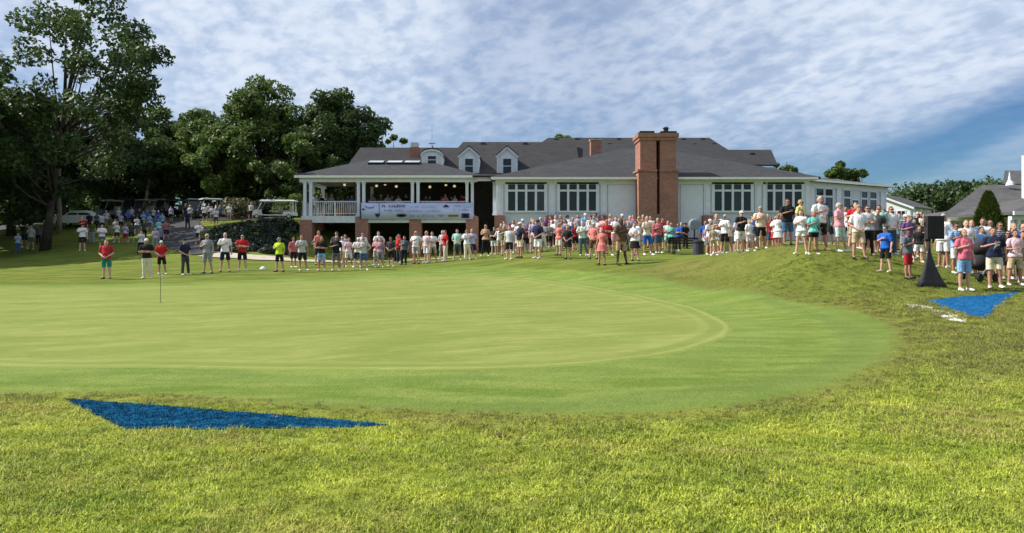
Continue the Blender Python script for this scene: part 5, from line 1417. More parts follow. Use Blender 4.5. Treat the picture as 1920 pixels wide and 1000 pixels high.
    r = empty('pushchair', (x, D, z), R(25)); tag(r, 'black pushchair between the pink polo and navy shirt', 'pushchair')
    MB().tube([(-.05, 0, .36), (0, 0, .5), (.1, 0, .75), (.05, 0, .95)], [.2, .27, .25, .12], 12).build('seat', M['black_fabric'], r, True)
    MB().sphere((.06, 0, .92), .3, .25, .22).build('canopy', M['black_fabric'], r, True)
    for sx, sy in ((-.35, -.25), (-.35, .25), (.35, -.25), (.35, .25)):
        t = MB().tube([(sx, sy - .03, .12), (sx, sy + .03, .12)], .12, 12).build('wheel', M['tyre'], r)
    for s in (-.25, .25): MB().tube([(-.35, s, .12), (.1, s, .55), (.42, s, 1.02)], .014, 6).tube([(.35, s, .12), (0, s, .5)], .014, 6).build('frame_tube', M['chrome'], r)
    MB().tube([(.42, -.25, 1.02), (.42, .25, 1.02)], .018, 6).build('handlebar', M['black_metal'], r)
misc()
# ------------------------------------------------------------------ people
def remesh(m, name, voxel, mats, smooth_it=2):
    """fuse overlapping lofts into one continuous surface"""
    me = m.mesh('tmp'); o = bpy.data.objects.new('tmp', me); COL.objects.link(o)
    r = o.modifiers.new('r', 'REMESH'); r.mode = 'VOXEL'; r.voxel_size = voxel; r.use_smooth_shade = True
    s = o.modifiers.new('s', 'SMOOTH'); s.factor = 0.5; s.iterations = smooth_it
    dg = bpy.context.evaluated_depsgraph_get()
    out = bpy.data.meshes.new_from_object(o.evaluated_get(dg)); out.name = name
    bpy.data.objects.remove(o); bpy.data.meshes.remove(me)
    out.materials.clear()
    for t in mats: out.materials.append(t)
    return out
def join_extra(me, m, smooth=True):
    """append shapes (fingers, eyes) to a fused mesh"""
    nv = len(me.vertices); V = np.empty(nv * 3, np.float32); me.vertices.foreach_get('co', V)
    fs = [tuple(p.vertices) for p in me.polygons]; mi = [p.material_index for p in me.polygons]
    out = bpy.data.meshes.new(me.name)
    out.from_pydata([tuple(v) for v in V.reshape(-1, 3)] + m.v, [], fs + [tuple(nv + i for i in f) for f in m.f])
    for t in me.materials: out.materials.append(t)
    out.polygons.foreach_set('material_index', mi + m.m); out.polygons.foreach_set('use_smooth', [True] * len(out.polygons)); out.update()
    bpy.data.meshes.remove(me)
    return out
def ell(z, rx, ry, y=0.0, n=14, x=0.0, p=2.3):
    out = []
    for k in range(n):
        a = 2 * math.pi * k / n; c, s = math.cos(a), math.sin(a)
        out.append((x + rx * abs(c) ** (2 / p) * (1 if c >= 0 else -1), y + ry * abs(s) ** (2 / p) * (1 if s >= 0 else -1), z))
    return out
ARMS = {   # elbow, wrist, hand direction for side s (-1 is the person's right, on the viewer's left)
    'down': lambda s: ((s * .27, .03, 1.13), (s * .28, -.05, .90), (-s * .05, -.12, -1)),
    'heart': lambda s: ((s * .31, -.05, 1.18), (s * .02, -.20, 1.27), (-s * 1, -.02, .28)),
    'clasp': lambda s: ((s * .29, .0, 1.14), (s * .075, -.22, .98), (-s * .8, -.1, -.35)),
    'fold': lambda s: ((s * .29, -.08, 1.16), (-s * .06, -.23, 1.17 + .03 * s), (-s * 1, .05, .1)),
    'behind': lambda s: ((s * .30, .10, 1.14), (s * .09, .19, .95), (-s * 1, 0, -.25)),
    'hip': lambda s: ((s * .40, .06, 1.18), (s * .20, -.08, 1.02), (-s * .6, -.1, -.5)),
    'phone': lambda s: ((s * .25, -.17, 1.18), (s * .10, -.36, 1.38), (-s * .3, -.25, .9)),
    'hold': lambda s: ((s * .28, -.04, 1.14), (s * .12, -.30, 1.15), (-s * .6, -.5, .2)),
}
POSES = {'heart': ('heart', 'down'), 'heart_hip': ('heart', 'hip'), 'down': ('down', 'down'), 'clasp': ('clasp', 'clasp'), 'fold': ('fold', 'fold'), 'behind': ('behind', 'behind'), 'hold': ('hold', 'down'), 'phone': ('phone', 'phone')}
STANCE = {0: ((.125, 0, .0), (.135, 0, .0)), 1: ((.19, -.02, .0), (.18, .03, .0)), 2: ((.12, .02, .0), (.20, -.12, .0))}
def shp(sex):
    f = sex == 'F'
    return dict(sh=.155 if f else .188, chest=.142 if f else .170, waist=.115 if f else .148, hip=.168 if f else .160, cy=.115 if f else .12, by=.10 if f else .128, limb=.88 if f else 1.0)
def torso_rings(q, g=0.0, z0=.84, z1=1.53, belly=0.0):
    R_ = [(.84, .11, .10, .01), (.90, q['hip'] * .94, .115, .01), (.96, q['hip'], .122, .008), (1.03, (q['hip'] + q['waist']) / 2, q['by'] + belly * .6, -belly * .4), (1.12, q['waist'], q['by'] + belly, -belly * .5), (1.22, (q['waist'] + q['chest']) / 2, q['by'] + belly * .4, -.004 - belly * .2), (1.32, q['chest'], q['cy'], -.008), (1.39, q['chest'] * .98, q['cy'] * .92, -.002), (1.44, q['sh'] * .82, .085, .006), (1.475, q['sh'] * .5, .066, .012), (1.50, .062, .060, .014), (1.56, .052, .056, .008)]
    return [ell(z, rx + g, ry + g, y) for z, rx, ry, y in R_ if z0 - .001 <= z <= z1 + .001]
def legs(st):
    out = []
    for s, (fx, fy, _) in zip((-1, 1), STANCE[st]):
        hipj = Vector((s * .088, 0, .90)); an = Vector((s * fx, fy, .085)); kn = hipj.lerp(an, .5) + Vector((0, -.015, 0))
        out.append((s, hipj, kn, an))
    return out
_T = {}
def body_mesh(sex, pose, st, belly):
    key = ('b', sex, pose, st, belly)
    if key in _T: return _T[key]
    q = shp(sex); l = q['limb']; m = MB()
    m.loft(torso_rings(q, 0, .84, 1.56, belly))
    m.loft([ell(z, rx, ry, y, 12, 0, 2.1) for z, rx, ry, y in ((1.520, .030, .034, -.045), (1.535, .047, .058, -.030), (1.565, .061, .080, -.018), (1.605, .069, .092, -.010), (1.65, .074, .097, -.004), (1.69, .073, .094, .0), (1.72, .060, .080, .004), (1.742, .036, .048, .006), (1.75, .012, .015, .006))])
    m.tube([(0, -.098, 1.655), (0, -.112, 1.625), (0, -.118, 1.607), (0, -.10, 1.598)], [.011, .014, .017, .012], 7)
    for s in (-1, 1):
        m.sphere((s * .078, .005, 1.628), .012, .022, .032, 8, 5)
    ex = MB()
    for s, hj, kn, an in legs(st):
        calf = kn.lerp(an, .38) + Vector((0, .022, 0))
        m.tube([hj + Vector((0, 0, .02)), hj.lerp(kn, .45), kn + Vector((0, 0, .06)), kn, calf, an.lerp(kn, .18), an, an + Vector((0, 0, -.03))], [.098 * l, .088 * l, .064 * l, .057 * l, .060 * l, .042, .036, .034], 10)
        d = Vector((s * .18, -1, 0)).normalized()
        a = Vector((an.x, an.y, 0))
        m.tube([a + Vector((0, .045, .045)), a + d * .05 + Vector((0, 0, .048)), a + d * .13 + Vector((0, 0, .034)), a + d * .185 + Vector((0, 0, .026))], [.034, .040, .036, .022], 8)
    for s, nm in zip((-1, 1), POSES[pose]):
        el, wr, hd = ARMS[nm](s)
        sj = Vector((s * q['sh'], .005, 1.415)); el = Vector(el); wr = Vector(wr); hd = Vector(hd).normalized()
        el.x *= q['sh'] / .195 if nm in ('down', 'clasp', 'fold', 'heart') else 1
        m.tube([sj + Vector((-s * .07, 0, .02)), sj, sj.lerp(el, .4), el, el.lerp(wr, .3), el.lerp(wr, .75), wr], [.06 * l, .062 * l, .050 * l, .042 * l, .042 * l, .032 * l, .026 * l], 9)
        # palm, then five separate fingers rooted in it
        m.tube([wr - hd * .01, wr + hd * .03, wr + hd * .085], [.026, .034, .030], 8, flat=.7)
        up = Vector((0, 0, 1)) if abs(hd.z) < .7 else Vector((0, -1, 0))
        side = hd.cross(Vector((0, 1, 0))); side = side.normalized() if side.length > .1 else up.cross(hd).normalized()
        curl = hd.cross(side).normalized()
        if curl.y < 0 and nm in ('heart', 'fold'): curl = -curl
        for k, ln in enumerate((.066, .078, .072, .056)):
            b = wr + hd * .078 + side * (.027 - .018 * k)
            ex.tube([b, b + hd * ln * .45 + curl * .004, b + hd * ln * .78 + curl * .014, b + hd * ln + curl * .03], [.0095, .009, .008, .006], 5)
        b = wr + hd * .025 + side * .028
        ex.tube([b, b + (hd * .5 + side * .8).normalized() * .03, b + (hd * .85 + side * .5).normalized() * .062], [.012, .010, .007], 5)
    me = remesh(m, 'person_body', .017, [M['skin'], M['eye'], M['lip']], 2)
    for s in (-1, 1):
        ex.sphere((s * .031, -.088, 1.642), .012, .009, .009, 6, 4, 1)
        ex.obox((s * .031, -.093, 1.662), (.018, 0, 0), (0, .006, 0), (0, 0, .003), 1)
    ex.obox((0, -.096, 1.572), (.022, 0, 0), (0, .008, 0), (0, 0, .005), 2)
    me = join_extra(me, ex)
    _T[key] = me
    return me
def shirt_mesh(sex, pose, st, belly, sleeve, kind):
    key = ('s', sex, pose, belly, sleeve, kind)
    if key in _T: return _T[key]
    q = shp(sex); m = MB(); g = .020 if kind != 'tank' else .012
    rings = torso_rings(q, g, .90, 1.475, belly)
    rings = [ell(.885, q['hip'] + g + .022, .142 + g + belly * .4, -belly * .2), ell(.95, q['hip'] + g + .020, .140 + g + belly * .5, -belly * .2)] + [w for w in rings if w[0][2] > 1.0] + [ell(1.505, .078, .074, .012)]
    if kind == 'dress':
        rings = [ell(.62, q['hip'] + .09, .19, .0), ell(.75, q['hip'] + .06, .165, 0)] + rings
    m.loft(rings)
    for s, nm in zip((-1, 1), POSES[pose]):
        el, wr, hd = ARMS[nm](s); sj = Vector((s * q['sh'], .005, 1.415)); el = Vector(el); wr = Vector(wr)
        el.x *= q['sh'] / .195 if nm in ('down', 'clasp', 'fold', 'heart') else 1
        if kind == 'tank': continue
        if sleeve == 'short':
            m.tube([sj + Vector((-s * .07, 0, .015)), sj, sj.lerp(el, .45), sj.lerp(el, .82)], [.07, .080, .074, .072], 10)
        else:
            m.tube([sj + Vector((-s * .07, 0, .015)), sj, sj.lerp(el, .5), el, el.lerp(wr, .5), el.lerp(wr, .95)], [.07, .078, .066, .060, .052, .044], 10)
    if kind == 'polo':
        m.tube([(.07 * math.cos(t), .012 + .068 * math.sin(t), 1.505 - .025 * (1 if math.sin(t) < -.5 else 0)) for t in np.linspace(0, 2 * math.pi, 15)], .017, 6)
    me = remesh(m, 'shirt', .019, [M['cloth']], 1)
    _T[key] = me
    return me
def bottom_mesh(sex, st, kind, belly):
    key = ('t', sex, st, kind, belly > 0)
    if key in _T: return _T[key]
    q = shp(sex); m = MB()
    m.loft([ell(.80, q['hip'] * .9, .125, .01), ell(.88, q['hip'] + .016, .140, .008), ell(.96, q['hip'] + .014, .138 + belly * .3, .006), ell(1.02, q['hip'] + .004, .136 + belly * .5, -belly * .3)])
    for s, hj, kn, an in legs(st):
        top = hj + Vector((0, 0, .0))
        if kind == 'shorts': m.tube([top, hj.lerp(kn, .4) + Vector((s * .012, 0, 0)), hj.lerp(kn, .94) + Vector((s * .012, 0, 0))], [.104, .097, .090], 12)
        elif kind == 'short_shorts': m.tube([top, hj.lerp(kn, .3), hj.lerp(kn, .5)], [.110, .110, .108], 12)
        elif kind == 'trousers': m.tube([top, hj.lerp(kn, .4), kn, kn.lerp(an, .5), an + Vector((0, 0, -.02))], [.112, .105, .080, .074, .070], 12)
        elif kind == 'leggings': m.tube([top, hj.lerp(kn, .4), kn, kn.lerp(an, .4), an], [.105, .095, .066, .066, .045], 12)
    if kind == 'skirt': m.loft([ell(.56, q['hip'] + .085, .19, 0), ell(.72, q['hip'] + .05, .165, 0), ell(.9, q['hip'] + .02, .142, .004)])
    me = remesh(m, 'bottoms', .019, [M['cloth']], 1)
    _T[key] = me
    return me
def shoe_meshes(st):
    key = ('sh', st)
    if key in _T: return _T[key]
    out = []
    for s, hj, kn, an in legs(st):
        d = Vector((s * .18, -1, 0)).normalized(); a = Vector((an.x, an.y, 0)); m = MB()
        rg = []
        for t, w, h in ((-.075, .028, .05), (-.05, .040, .085), (.0, .043, .092), (.06, .045, .075), (.13, .048, .058), (.19, .040, .046), (.215, .018, .03)):
            c = a + d * t; n = Vector((-d.y, d.x, 0))
            rg.append([c + n * w * .95, c + n * w + Vector((0, 0, h * .5)), c + n * w * .6 + Vector((0, 0, h)), c - n * w * .6 + Vector((0, 0, h)), c - n * w + Vector((0, 0, h * .5)), c - n * w * .95])
        m.loft(rg).fixn(); out.append(m.mesh('shoe', [M['shoe_m']], True))
    _T[key] = out
    return out
def hair_mesh(kind):
    key = ('h', kind)
    if key in _T: return _T[key]
    m = MB(); rng = random.Random(3)
    if kind in ('cap', 'visor', 'bucket'):
        n = 14
        if kind != 'visor':
            m.loft([ell(z, rx, ry, .0, n) for z, rx, ry in ((1.668, .083, .107), (1.70, .084, .106), (1.735, .072, .09), (1.762, .042, .052), (1.77, .01, .012))])
        else:
            m.loft([ell(1.672, .083, .107, 0, n), ell(1.705, .083, .105, 0, n)])
        if kind == 'bucket': m.loft([ell(1.664, .125, .145, 0, n), ell(1.682, .09, .112, 0, n)])
        else:
            br = [(.072 * math.cos(t), -.075 - .115 * math.sin(t), 1.672 - .012 * math.sin(t)) for t in np.linspace(0, math.pi, 9)]
            m.loft([br, [(x, y, z + .010) for x, y, z in br]])
        m.fixn(); me = m.mesh('cap', [M['cloth']], True)
    else:
        long_ = kind in ('long', 'bob')
        nu, nv = 18, 12; V = []; keep = {}
        for i in range(nv + 1):
            t = math.pi * .62 * i / nv
            for k in range(nu):
                a = 2 * math.pi * k / nu; jig = 1 + rng.uniform(-.03, .05)
                V.append((.082 * math.sin(t) * math.cos(a) * jig, .008 + .106 * math.sin(t) * math.sin(a) * jig, 1.642 + .121 * math.cos(t) * jig))
        fs = []
        for i in range(nv):
            for k in range(nu):
                k2 = (k + 1) % nu; f = (i * nu + k, (i + 1) * nu + k, (i + 1) * nu + k2, i * nu + k2)
                y = sum(V[j][1] for j in f) / 4; z = sum(V[j][2] for j in f) / 4
                lim = 1.705 if y < -.04 else 1.662 if y < .02 else 1.585
                if kind == 'thin': lim = 1.75 if y < .0 else 1.60
                if z > lim: fs.append(f)
        m.add(V, fs)
        if long_:
            zb = 1.36 if kind == 'long' else 1.50
            rg = []
            for z, w, d in ((1.70, .075, .06), (1.62, .092, .07), (1.52, .10, .065), ((zb + 1.5) / 2, .105, .06), (zb, .08, .04)):
                rg.append([(w * math.cos(t), .035 + d * math.sin(t) * (1 if math.sin(t) > 0 else .0), z + rng.uniform(-.004, .004)) for t in np.linspace(-.15, math.pi + .15, 11)] + [(-w * .7, .03, z), (0, .045, z), (w * .7, .03, z)])
            m.loft(rg)
        if kind == 'tail':
            m.tube([(0, .10, 1.69), (0, .15, 1.66), (0, .16, 1.56), (0, .14, 1.46)], [.02, .035, .03, .008], 7)
        me = m.mesh('hair', [M['hairm']], True)
    _T[key] = me
    return me

def glasses_mesh():
    if 'g' not in _T:
        m = MB()
        for s in (-1, 1): m.obox((s * .033, -.106, 1.642), (.027, 0, 0), (0, .006, 0), (0, 0, .018)).bar((s * .062, -.10, 1.648), (s * .08, .0, 1.645), .006)
        m.bar((-.01, -.106, 1.648), (.01, -.106, 1.648), .006)
        _T['g'] = m.mesh('sunglasses', [M['eye']])
    return _T['g']
PAL = {'red': (.50, .022, .028), 'dark red': (.28, .02, .03), 'crimson': (.36, .012, .045), 'salmon': (.72, .22, .20), 'pink': (.74, .34, .40), 'pale pink': (.76, .52, .56), 'coral pink': (.70, .16, .22), 'white': (.80, .80, .80), 'pale grey': (.55, .56, .58), 'grey': (.28, .29, .30), 'charcoal': (.06, .06, .065), 'black': (.016, .016, .018), 'navy': (.018, .022, .055), 'royal blue': (.02, .10, .42), 'bright blue': (.02, .12, .52), 'blue': (.06, .15, .40), 'light blue': (.25, .45, .70), 'sky blue': (.18, .36, .66), 'denim': (.06, .12, .22), 'teal': (.02, .22, .19), 'cyan': (.25, .68, .70), 'mint': (.42, .70, .60), 'pale mint': (.60, .74, .68), 'turquoise': (.16, .58, .52), 'green': (.03, .20, .08), 'lime green': (.30, .72, .28), 'neon yellow': (.55, .78, .03), 'olive': (.10, .12, .03), 'yellow': (.78, .68, .24), 'cream': (.74, .66, .50), 'beige': (.56, .44, .29), 'khaki': (.42, .34, .22), 'tan': (.48, .31, .19), 'brown': (.12, .07, .04), 'mauve': (.42, .26, .34), 'lavender': (.52, .46, .68), 'purple': (.15, .06, .22), 'peach': (.78, .52, .36), 'orange': (.66, .22, .04), 'slate': (.10, .14, .17)}
HAIRC = {'d': (.018, .013, .011), 'b': (.07, .04, .022), 'l': (.42, .29, .13), 'g': (.42, .41, .40), 'r': (.22, .08, .03)}
HNAME = {'d': 'dark', 'b': 'brown', 'l': 'blond', 'g': 'grey', 'r': 'auburn'}
SKINS = [(.50, .27, .19), (.56, .32, .23), (.46, .235, .165), (.40, .20, .135), (.60, .36, .27)]
def skin_of(rd, dark=False): return (.09, .045, .03) if dark else rd.choice(SKINS)
def make_person(name, loc, height, heading, sex, pose, st, shirt, bottom, kind_b, hair, shoes, label, group, kind_s='tee', sleeve='short', belly=0.0, dark=False, rd=random):
    k = height / 1.76
    p = bpy.data.objects.new(name, body_mesh(sex, pose, st, belly))
    p.location = loc; p.rotation_euler = (0, 0, heading); wide = rd.uniform(.96, 1.06); p.scale = (k * wide, k * wide, k); p.rotation_euler = (rd.uniform(-.03, .03), rd.uniform(-.035, .035), heading)
    p.color = (*skin_of(rd, dark), 1); link(p); tag(p, label, 'person', group)
    def child(nm, me, col):
        o = bpy.data.objects.new(nm, me); o.color = (*col, 1); link(o, p); return o
    child('dress' if kind_s == 'dress' else 'shirt', shirt_mesh(sex, pose, st, belly, sleeve, kind_s), PAL[shirt])
    if kind_s != 'dress': child({'short_shorts': 'shorts'}.get(kind_b, kind_b), bottom_mesh(sex, st, kind_b, belly), PAL[bottom])
    for me in shoe_meshes(st): child('shoe', me, PAL[shoes])
    if rd.random() < .3:
        child('sunglasses', glasses_mesh(), (.01, .01, .01))
    if hair:
        hk, hc = hair
        if hk in ('cap', 'visor', 'bucket'):
            child({'cap': 'cap', 'visor': 'visor', 'bucket': 'sun_hat'}[hk], hair_mesh(hk), PAL[hc])
            child('hair', hair_mesh('thin' if sex == 'M' else 'bob'), HAIRC[rd.choice('dbg')])
        else: child('hair', hair_mesh(hk), HAIRC[hc])
    return p

# one line per person, as placed in the photograph:
# u, head row, feet row (0 = hidden) or D=depth, sex, shirt, bottom, kind, pose, hair, options
CROWD = """
@row|on the lawn left of the deck
200 450 523 M red teal shorts clasp short:b polo belly
276 448 522 M black cream trousers fold cap:white shoes=white
303 452 515 M red black shorts clasp cap:white shoes=white
348 448 516 M navy charcoal trousers clasp cap:navy shoes=pale_grey
390 439 513 M grey grey shorts heart short:g polo
422 437 510 M white navy shorts heart short:g polo
453 440 508 M red black shorts fold short:d polo shoes=white
525 446 510 M neon_yellow black shorts heart cap:slate
550 445 D=39.5 M red black shorts down short:d
567 441 508 M pale_grey black shorts heart short:b
598 430 D=42 F salmon black shorts down tail:b
602 444 508 M black light_blue shorts fold short:b
629 443 508 M black black shorts heart short:g polo
641 444 D=40.5 F white beige shorts down bob:l
653 449 501 F pale_pink white shorts heart long:b
@row|in front of the brick pillars below the deck
670 446 502 M white navy shorts fold cap:white
682 445 507 M pale_grey denim shorts hip_ short:b shoes=white
705 446 D=41 F pink beige shorts heart bob:l
713 447 502 F mauve grey shorts heart long:b
733 447 500 M charcoal black shorts clasp short:b
744 449 D=43.5 M olive black trousers down cap:olive
757 444 497 M slate black trousers heart short:d
781 434 495 M white khaki shorts heart_hip short:g polo belly
812 435 492 M white khaki shorts fold short:b polo
836 432 490 M red cream trousers heart short:b polo
858 430 488 M mint slate shorts clasp short:b polo
876 431 488 F white cream trousers heart tail:b
886 430 487 M lavender navy shorts heart short:g polo shoes=white
@row|in front of the white wing, left of the brick chimney
910 421 481 F tan black leggings heart long:b
926 426 478 M black pale_mint shorts fold short:d
938 420 D=45 M salmon navy shorts down short:g
946 421 480 M olive khaki shorts heart short:g polo belly
957 419 D=44 M red black shorts heart cap:red
967 422 D=43 F dark_red denim shorts down long:d
975 416 476 F white white skirt fold bob:b
984 424 D=44 M brown black shorts down short:d
992 418 D=42.5 F purple black shorts heart long:d
1001 412 D=42 F lavender beige shorts down bob:l
1008 413 485 M navy white shorts clasp cap:navy shoes=white
1020 420 D=42.5 F dark_red black shorts down long:b
1028 418 D=44 M grey black shorts heart short:b
1037 414 464 M white black trousers fold short:d
1043 403 D=47.5 M white khaki shorts heart short:l polo
1053 403 D=47.5 F pale_pink white shorts down bob:l
1053 416 470 M denim navy shorts heart short:d
1065 425 486 F black black skirt clasp bob:l dress
1060 412 D=44 F mauve black shorts down long:d
1073 408 D=44.5 M white dark_red shorts heart short:g
1079 422 D=41 F dark_red black shorts down tail:d
1093 416 480 M pale_mint slate trousers heart short:g
1098 391 D=48 M light_blue khaki shorts fold cap:white
1108 404 D=44 M white blue shorts down cap:dark_red
1113 418 486 M salmon brown shorts clasp cap:pale_grey
1122 410 D=43 F white denim shorts down long:b
1131 404 D=42 M pink khaki shorts heart short:d
1139 412 D=36.5 M red black shorts fold short:r
1128 436 497 F salmon black leggings down bob:r dress
1153 404 D=41 F white pink shorts heart bob:b
1163 406 497 M brown tan shorts heart short:d dark belly
1172 413 D=42 M black navy trousers down short:d
1181 402 D=43 M lavender light_blue shorts clasp short:g polo
1191 418 489 F white black skirt fold tail:d
1197 404 D=42 F tan beige shorts heart bob:l
1213 406 479 F cream bright_blue shorts heart tail:l shoes=white
1227 415 D=40.5 F coral_pink black shorts down bob:l
1235 410 476 M red denim shorts heart short:g
948 412 D=47 M grey navy shorts down short:d
962 410 D=47.5 F white black shorts heart long:b
980 411 D=47 M pale_pink khaki shorts down cap:white
996 408 D=48 F navy beige shorts heart bob:l
1012 407 D=47.5 M light_blue navy shorts heart short:g
1024 405 D=48 F purple black shorts down long:d
1034 404 D=48 M pink khaki shorts down short:b
1064 404 D=48.5 M pale_grey black shorts heart cap:navy
1085 402 D=48 F mauve white shorts down bob:b
1118 399 D=48 M slate khaki shorts heart short:d
1145 402 D=47 F pale_pink black shorts heart bob:l
1166 400 D=47 M beige navy shorts down cap:white
1188 402 D=46.5 F salmon white shorts heart long:b
1205 402 D=46 M dark_red khaki shorts heart short:g
1219 405 D=45 M pale_grey denim shorts down short:b
1242 409 D=44.5 F red black shorts heart tail:b
@row|at the foot of the big brick chimney
1252 415 473 M pale_mint mint shorts fold short:l
1260 419 474 F turquoise black shorts heart bob:l
1271 424 471 M royal_blue black trousers fold short:b
1278 425 D=45 M blue navy trousers down short:g
1285 428 D=44 M black black trousers clasp cap:black
1225 420 D=44 F beige black shorts down long:d
@row|behind the low left end of the grass mound
1324 424 D=40 F mauve white shorts down bob:l
1333 432 D=37 M slate charcoal trousers heart short:d
1337 440 480 F tan beige shorts down bob:l short_person
1343 436 478 F white yellow shorts heart long:l short_person
1348 413 D=40 M mint khaki shorts down cap:pale_mint
1359 404 475 M white black shorts heart short:g
1369 412 D=40 F crimson black skirt down long:d
1388 400 473 M black white shorts heart cap:white polo belly
1405 427 472 F white pale_pink shorts down bob:l short_person
1418 401 D=37 F cream black shorts down bucket:cream
1427 402 467 M peach black shorts heart cap:khaki
1437 402 D=37 M crimson navy shorts heart short:g
1446 408 D=36 F dark_red denim shorts down long:b
1412 404 D=41 M black charcoal trousers down short:d
1395 412 D=40 F mauve beige shorts heart bob:b
@row|on the crest of the grass mound
1453 408 D=34.5 F white red skirt heart bob:l
1459 407 D=33 F white white skirt down tail:b
1465 402 D=35 M red khaki shorts heart short:g
1477 374 461 M black denim shorts heart short:b polo
1502 375 D=28 M yellow khaki shorts down short:l
1503 394 477 F white white short_shorts heart long:d shoes=white child
1525 396 478 F turquoise black short_shorts heart bob:l shoes=white child
1535 369 471 M white black shorts heart short:g polo belly
1547 384 D=27 M slate charcoal shorts down cap:navy
1554 394 D=28.5 F cyan navy shorts down bob:d
1575 383 473 M pink pale_mint shorts heart short:g polo shoes=white
@row|on the right slope of the grass mound
1598 398 D=29 M white khaki shorts heart short:g
1608 400 486 M white beige shorts clasp short:b
1612 410 D=30 F pale_pink grey shorts down bob:l
1622 399 D=30 M white navy shorts fold short:g
1634 401 D=30.5 F grey black shorts down long:b
1628 414 481 F pale_grey black leggings fold long:d
1642 412 D=29.5 F lime_green coral_pink skirt down bob:l
1651 407 D=28 M white navy shorts heart short:r
1667 406 D=29 M white black shorts down short:d
1645 430 D=25 M charcoal black shorts down short:d
1661 425 511 M bright_blue black shorts heart short:d shoes=cream child backturn
1677 416 D=31 F pale_mint grey shorts heart bob:g
1686 410 D=33 M light_blue navy shorts down short:g
1700 411 D=27 M purple grey shorts heart short:b
1703 432 524 M slate red shorts heart short:d child shoes=black
1716 418 D=30 F mauve black shorts down long:b
1728 415 D=30 M tan khaki shorts heart short:l
1722 452 D=24 F black white shorts down tail:l child
1736 440 D=25.5 M black beige shorts heart short:b
@row|right of the loudspeaker
1768 446 D=25 F white black shorts down bob:d
1780 430 D=24 M light_blue navy shorts heart short:b
1793 452 D=22.3 M sky_blue white shorts heart short:d
1808 430 546 M coral_pink light_blue shorts heart short:l polo belly shoes=white
1824 455 D=24 F dark_red black shorts down long:d
1842 437 D=22.6 M light_blue charcoal shorts heart short:d
1866 427 541 M navy cream shorts heart short:d belly shoes=white
1890 452 D=23 F black black shorts down long:d
1903 450 536 F pale_pink beige shorts hold long:d
1919 452 D=21.6 F brown khaki shorts down long:d
1850 470 D=24 F cream white shorts down long:b child
@row|on the shaded slope at the far left
33 437 476 F light_blue denim trousers heart tail:d
58 423 468 M pale_grey black shorts heart cap:grey
45 419 D=60 M charcoal black shorts down short:d
72 424 D=61 M slate black trousers down short:d
154 420 471 M white black shorts heart cap:black
191 421 468 M white black shorts fold short:d
172 414 D=60 F olive grey trousers down bob:b
157 407 D=62 M dark_red black shorts heart short:b
168 399 D=66 M navy navy trousers down short:d
181 401 D=67 F slate black shorts down bob:b
200 398 D=68 M white grey shorts heart cap:white
207 408 D=64 M olive khaki shorts down short:d
217 411 D=62 F white navy shorts heart tail:b
219 425 455 F white navy shorts heart tail:d
227 408 D=66 F lavender black shorts down tail:d
235 428 458 F lavender dark_red shorts heart tail:b
222 396 D=70 M pale_mint navy shorts down cap:white
240 400 D=68 M blue navy shorts heart short:d
247 396 D=70 F lavender black trousers down long:d
250 408 D=65 M navy black shorts down cap:navy
256 412 D=63 F white denim shorts heart bob:b
262 398 D=69 M charcoal black trousers down short:d
268 407 D=66 F light_blue navy shorts heart tail:l
276 400 D=68 M blue black shorts down cap:blue
280 410 D=64 F light_blue denim shorts heart long:b
287 399 D=69 F pale_grey navy shorts down bob:d
290 414 D=62 M denim navy trousers down short:d
296 405 D=66 M royal_blue black shorts heart cap:white
298 424 D=59 F cyan denim trousers down long:d
305 408 D=64 F light_blue black shorts heart tail:b
312 413 452 M dark_red black shorts heart cap:dark_red
321 402 D=69 F lavender black shorts down bob:d
264 440 478 F pale_grey black trousers heart bob:b
291 440 D=52 F lavender grey shorts heart tail:d
299 437 D=53 M denim navy shorts down cap:white
246 432 D=58 M charcoal navy shorts down short:d
270 428 D=59 F charcoal black trousers down long:d
@row|around the asphalt path and parked carts
348 400 D=70 M navy black trousers down short:d
357 397 D=69 M pale_grey navy shorts heart cap:white
351 412 D=63 M navy navy trousers down short:b
372 420 459 M white navy shorts heart short:b
383 397 D=68 M white black shorts heart cap:white
391 393 D=69 F lavender navy shorts down bob:l
398 402 D=66 M pale_grey charcoal shorts fold short:b
405 412 D=62 F white charcoal shorts heart bob:d
412 400 D=67 M denim navy shorts down short:d
429 398 D=67 M white grey shorts heart short:g
470 400 D=67.5 M pale_grey black shorts down short:g
380 445 D=50 F olive black trousers down bob:g
"""
DECK = """588 372 58.5 white|602 373 59.5 navy|612 371 60 blue|620 374 58.2 grey|634 372 59 denim|642 373 60.2 lavender|652 371 59.5 slate|660 374 58.4 blue|699 375 58.6 grey|714 373 59.6 black|727 374 59 pale grey|735 373 60.3 olive|748 374 58.4 white|760 372 59.6 navy|797 374 58.8 brown|806 375 59.8 charcoal|828 371 59.5 red|835 376 57.8 salmon|846 373 60.2 black|853 372 58.4 white|864 372 59.8 crimson|870 373 59 dark red"""
def hair_word(sex, hair):
    if not hair: return 'bald'
    k, c = hair
    if k in ('cap', 'visor', 'bucket'): return '%s %s' % (c, {'cap': 'cap', 'visor': 'visor', 'bucket': 'sun hat'}[k])
    return {'short': 'short %s hair', 'thin': 'thinning %s hair', 'bob': 'chin-length %s hair', 'long': 'long %s hair', 'tail': '%s ponytail'}[k] % HNAME[c]
POSEW = {'heart': 'hand on heart', 'heart_hip': 'hand on heart and elbow out', 'down': 'arms hanging', 'clasp': 'hands clasped', 'fold': 'arms folded', 'behind': 'hands behind the back', 'hold': 'holding something', 'phone': 'raising both hands'}
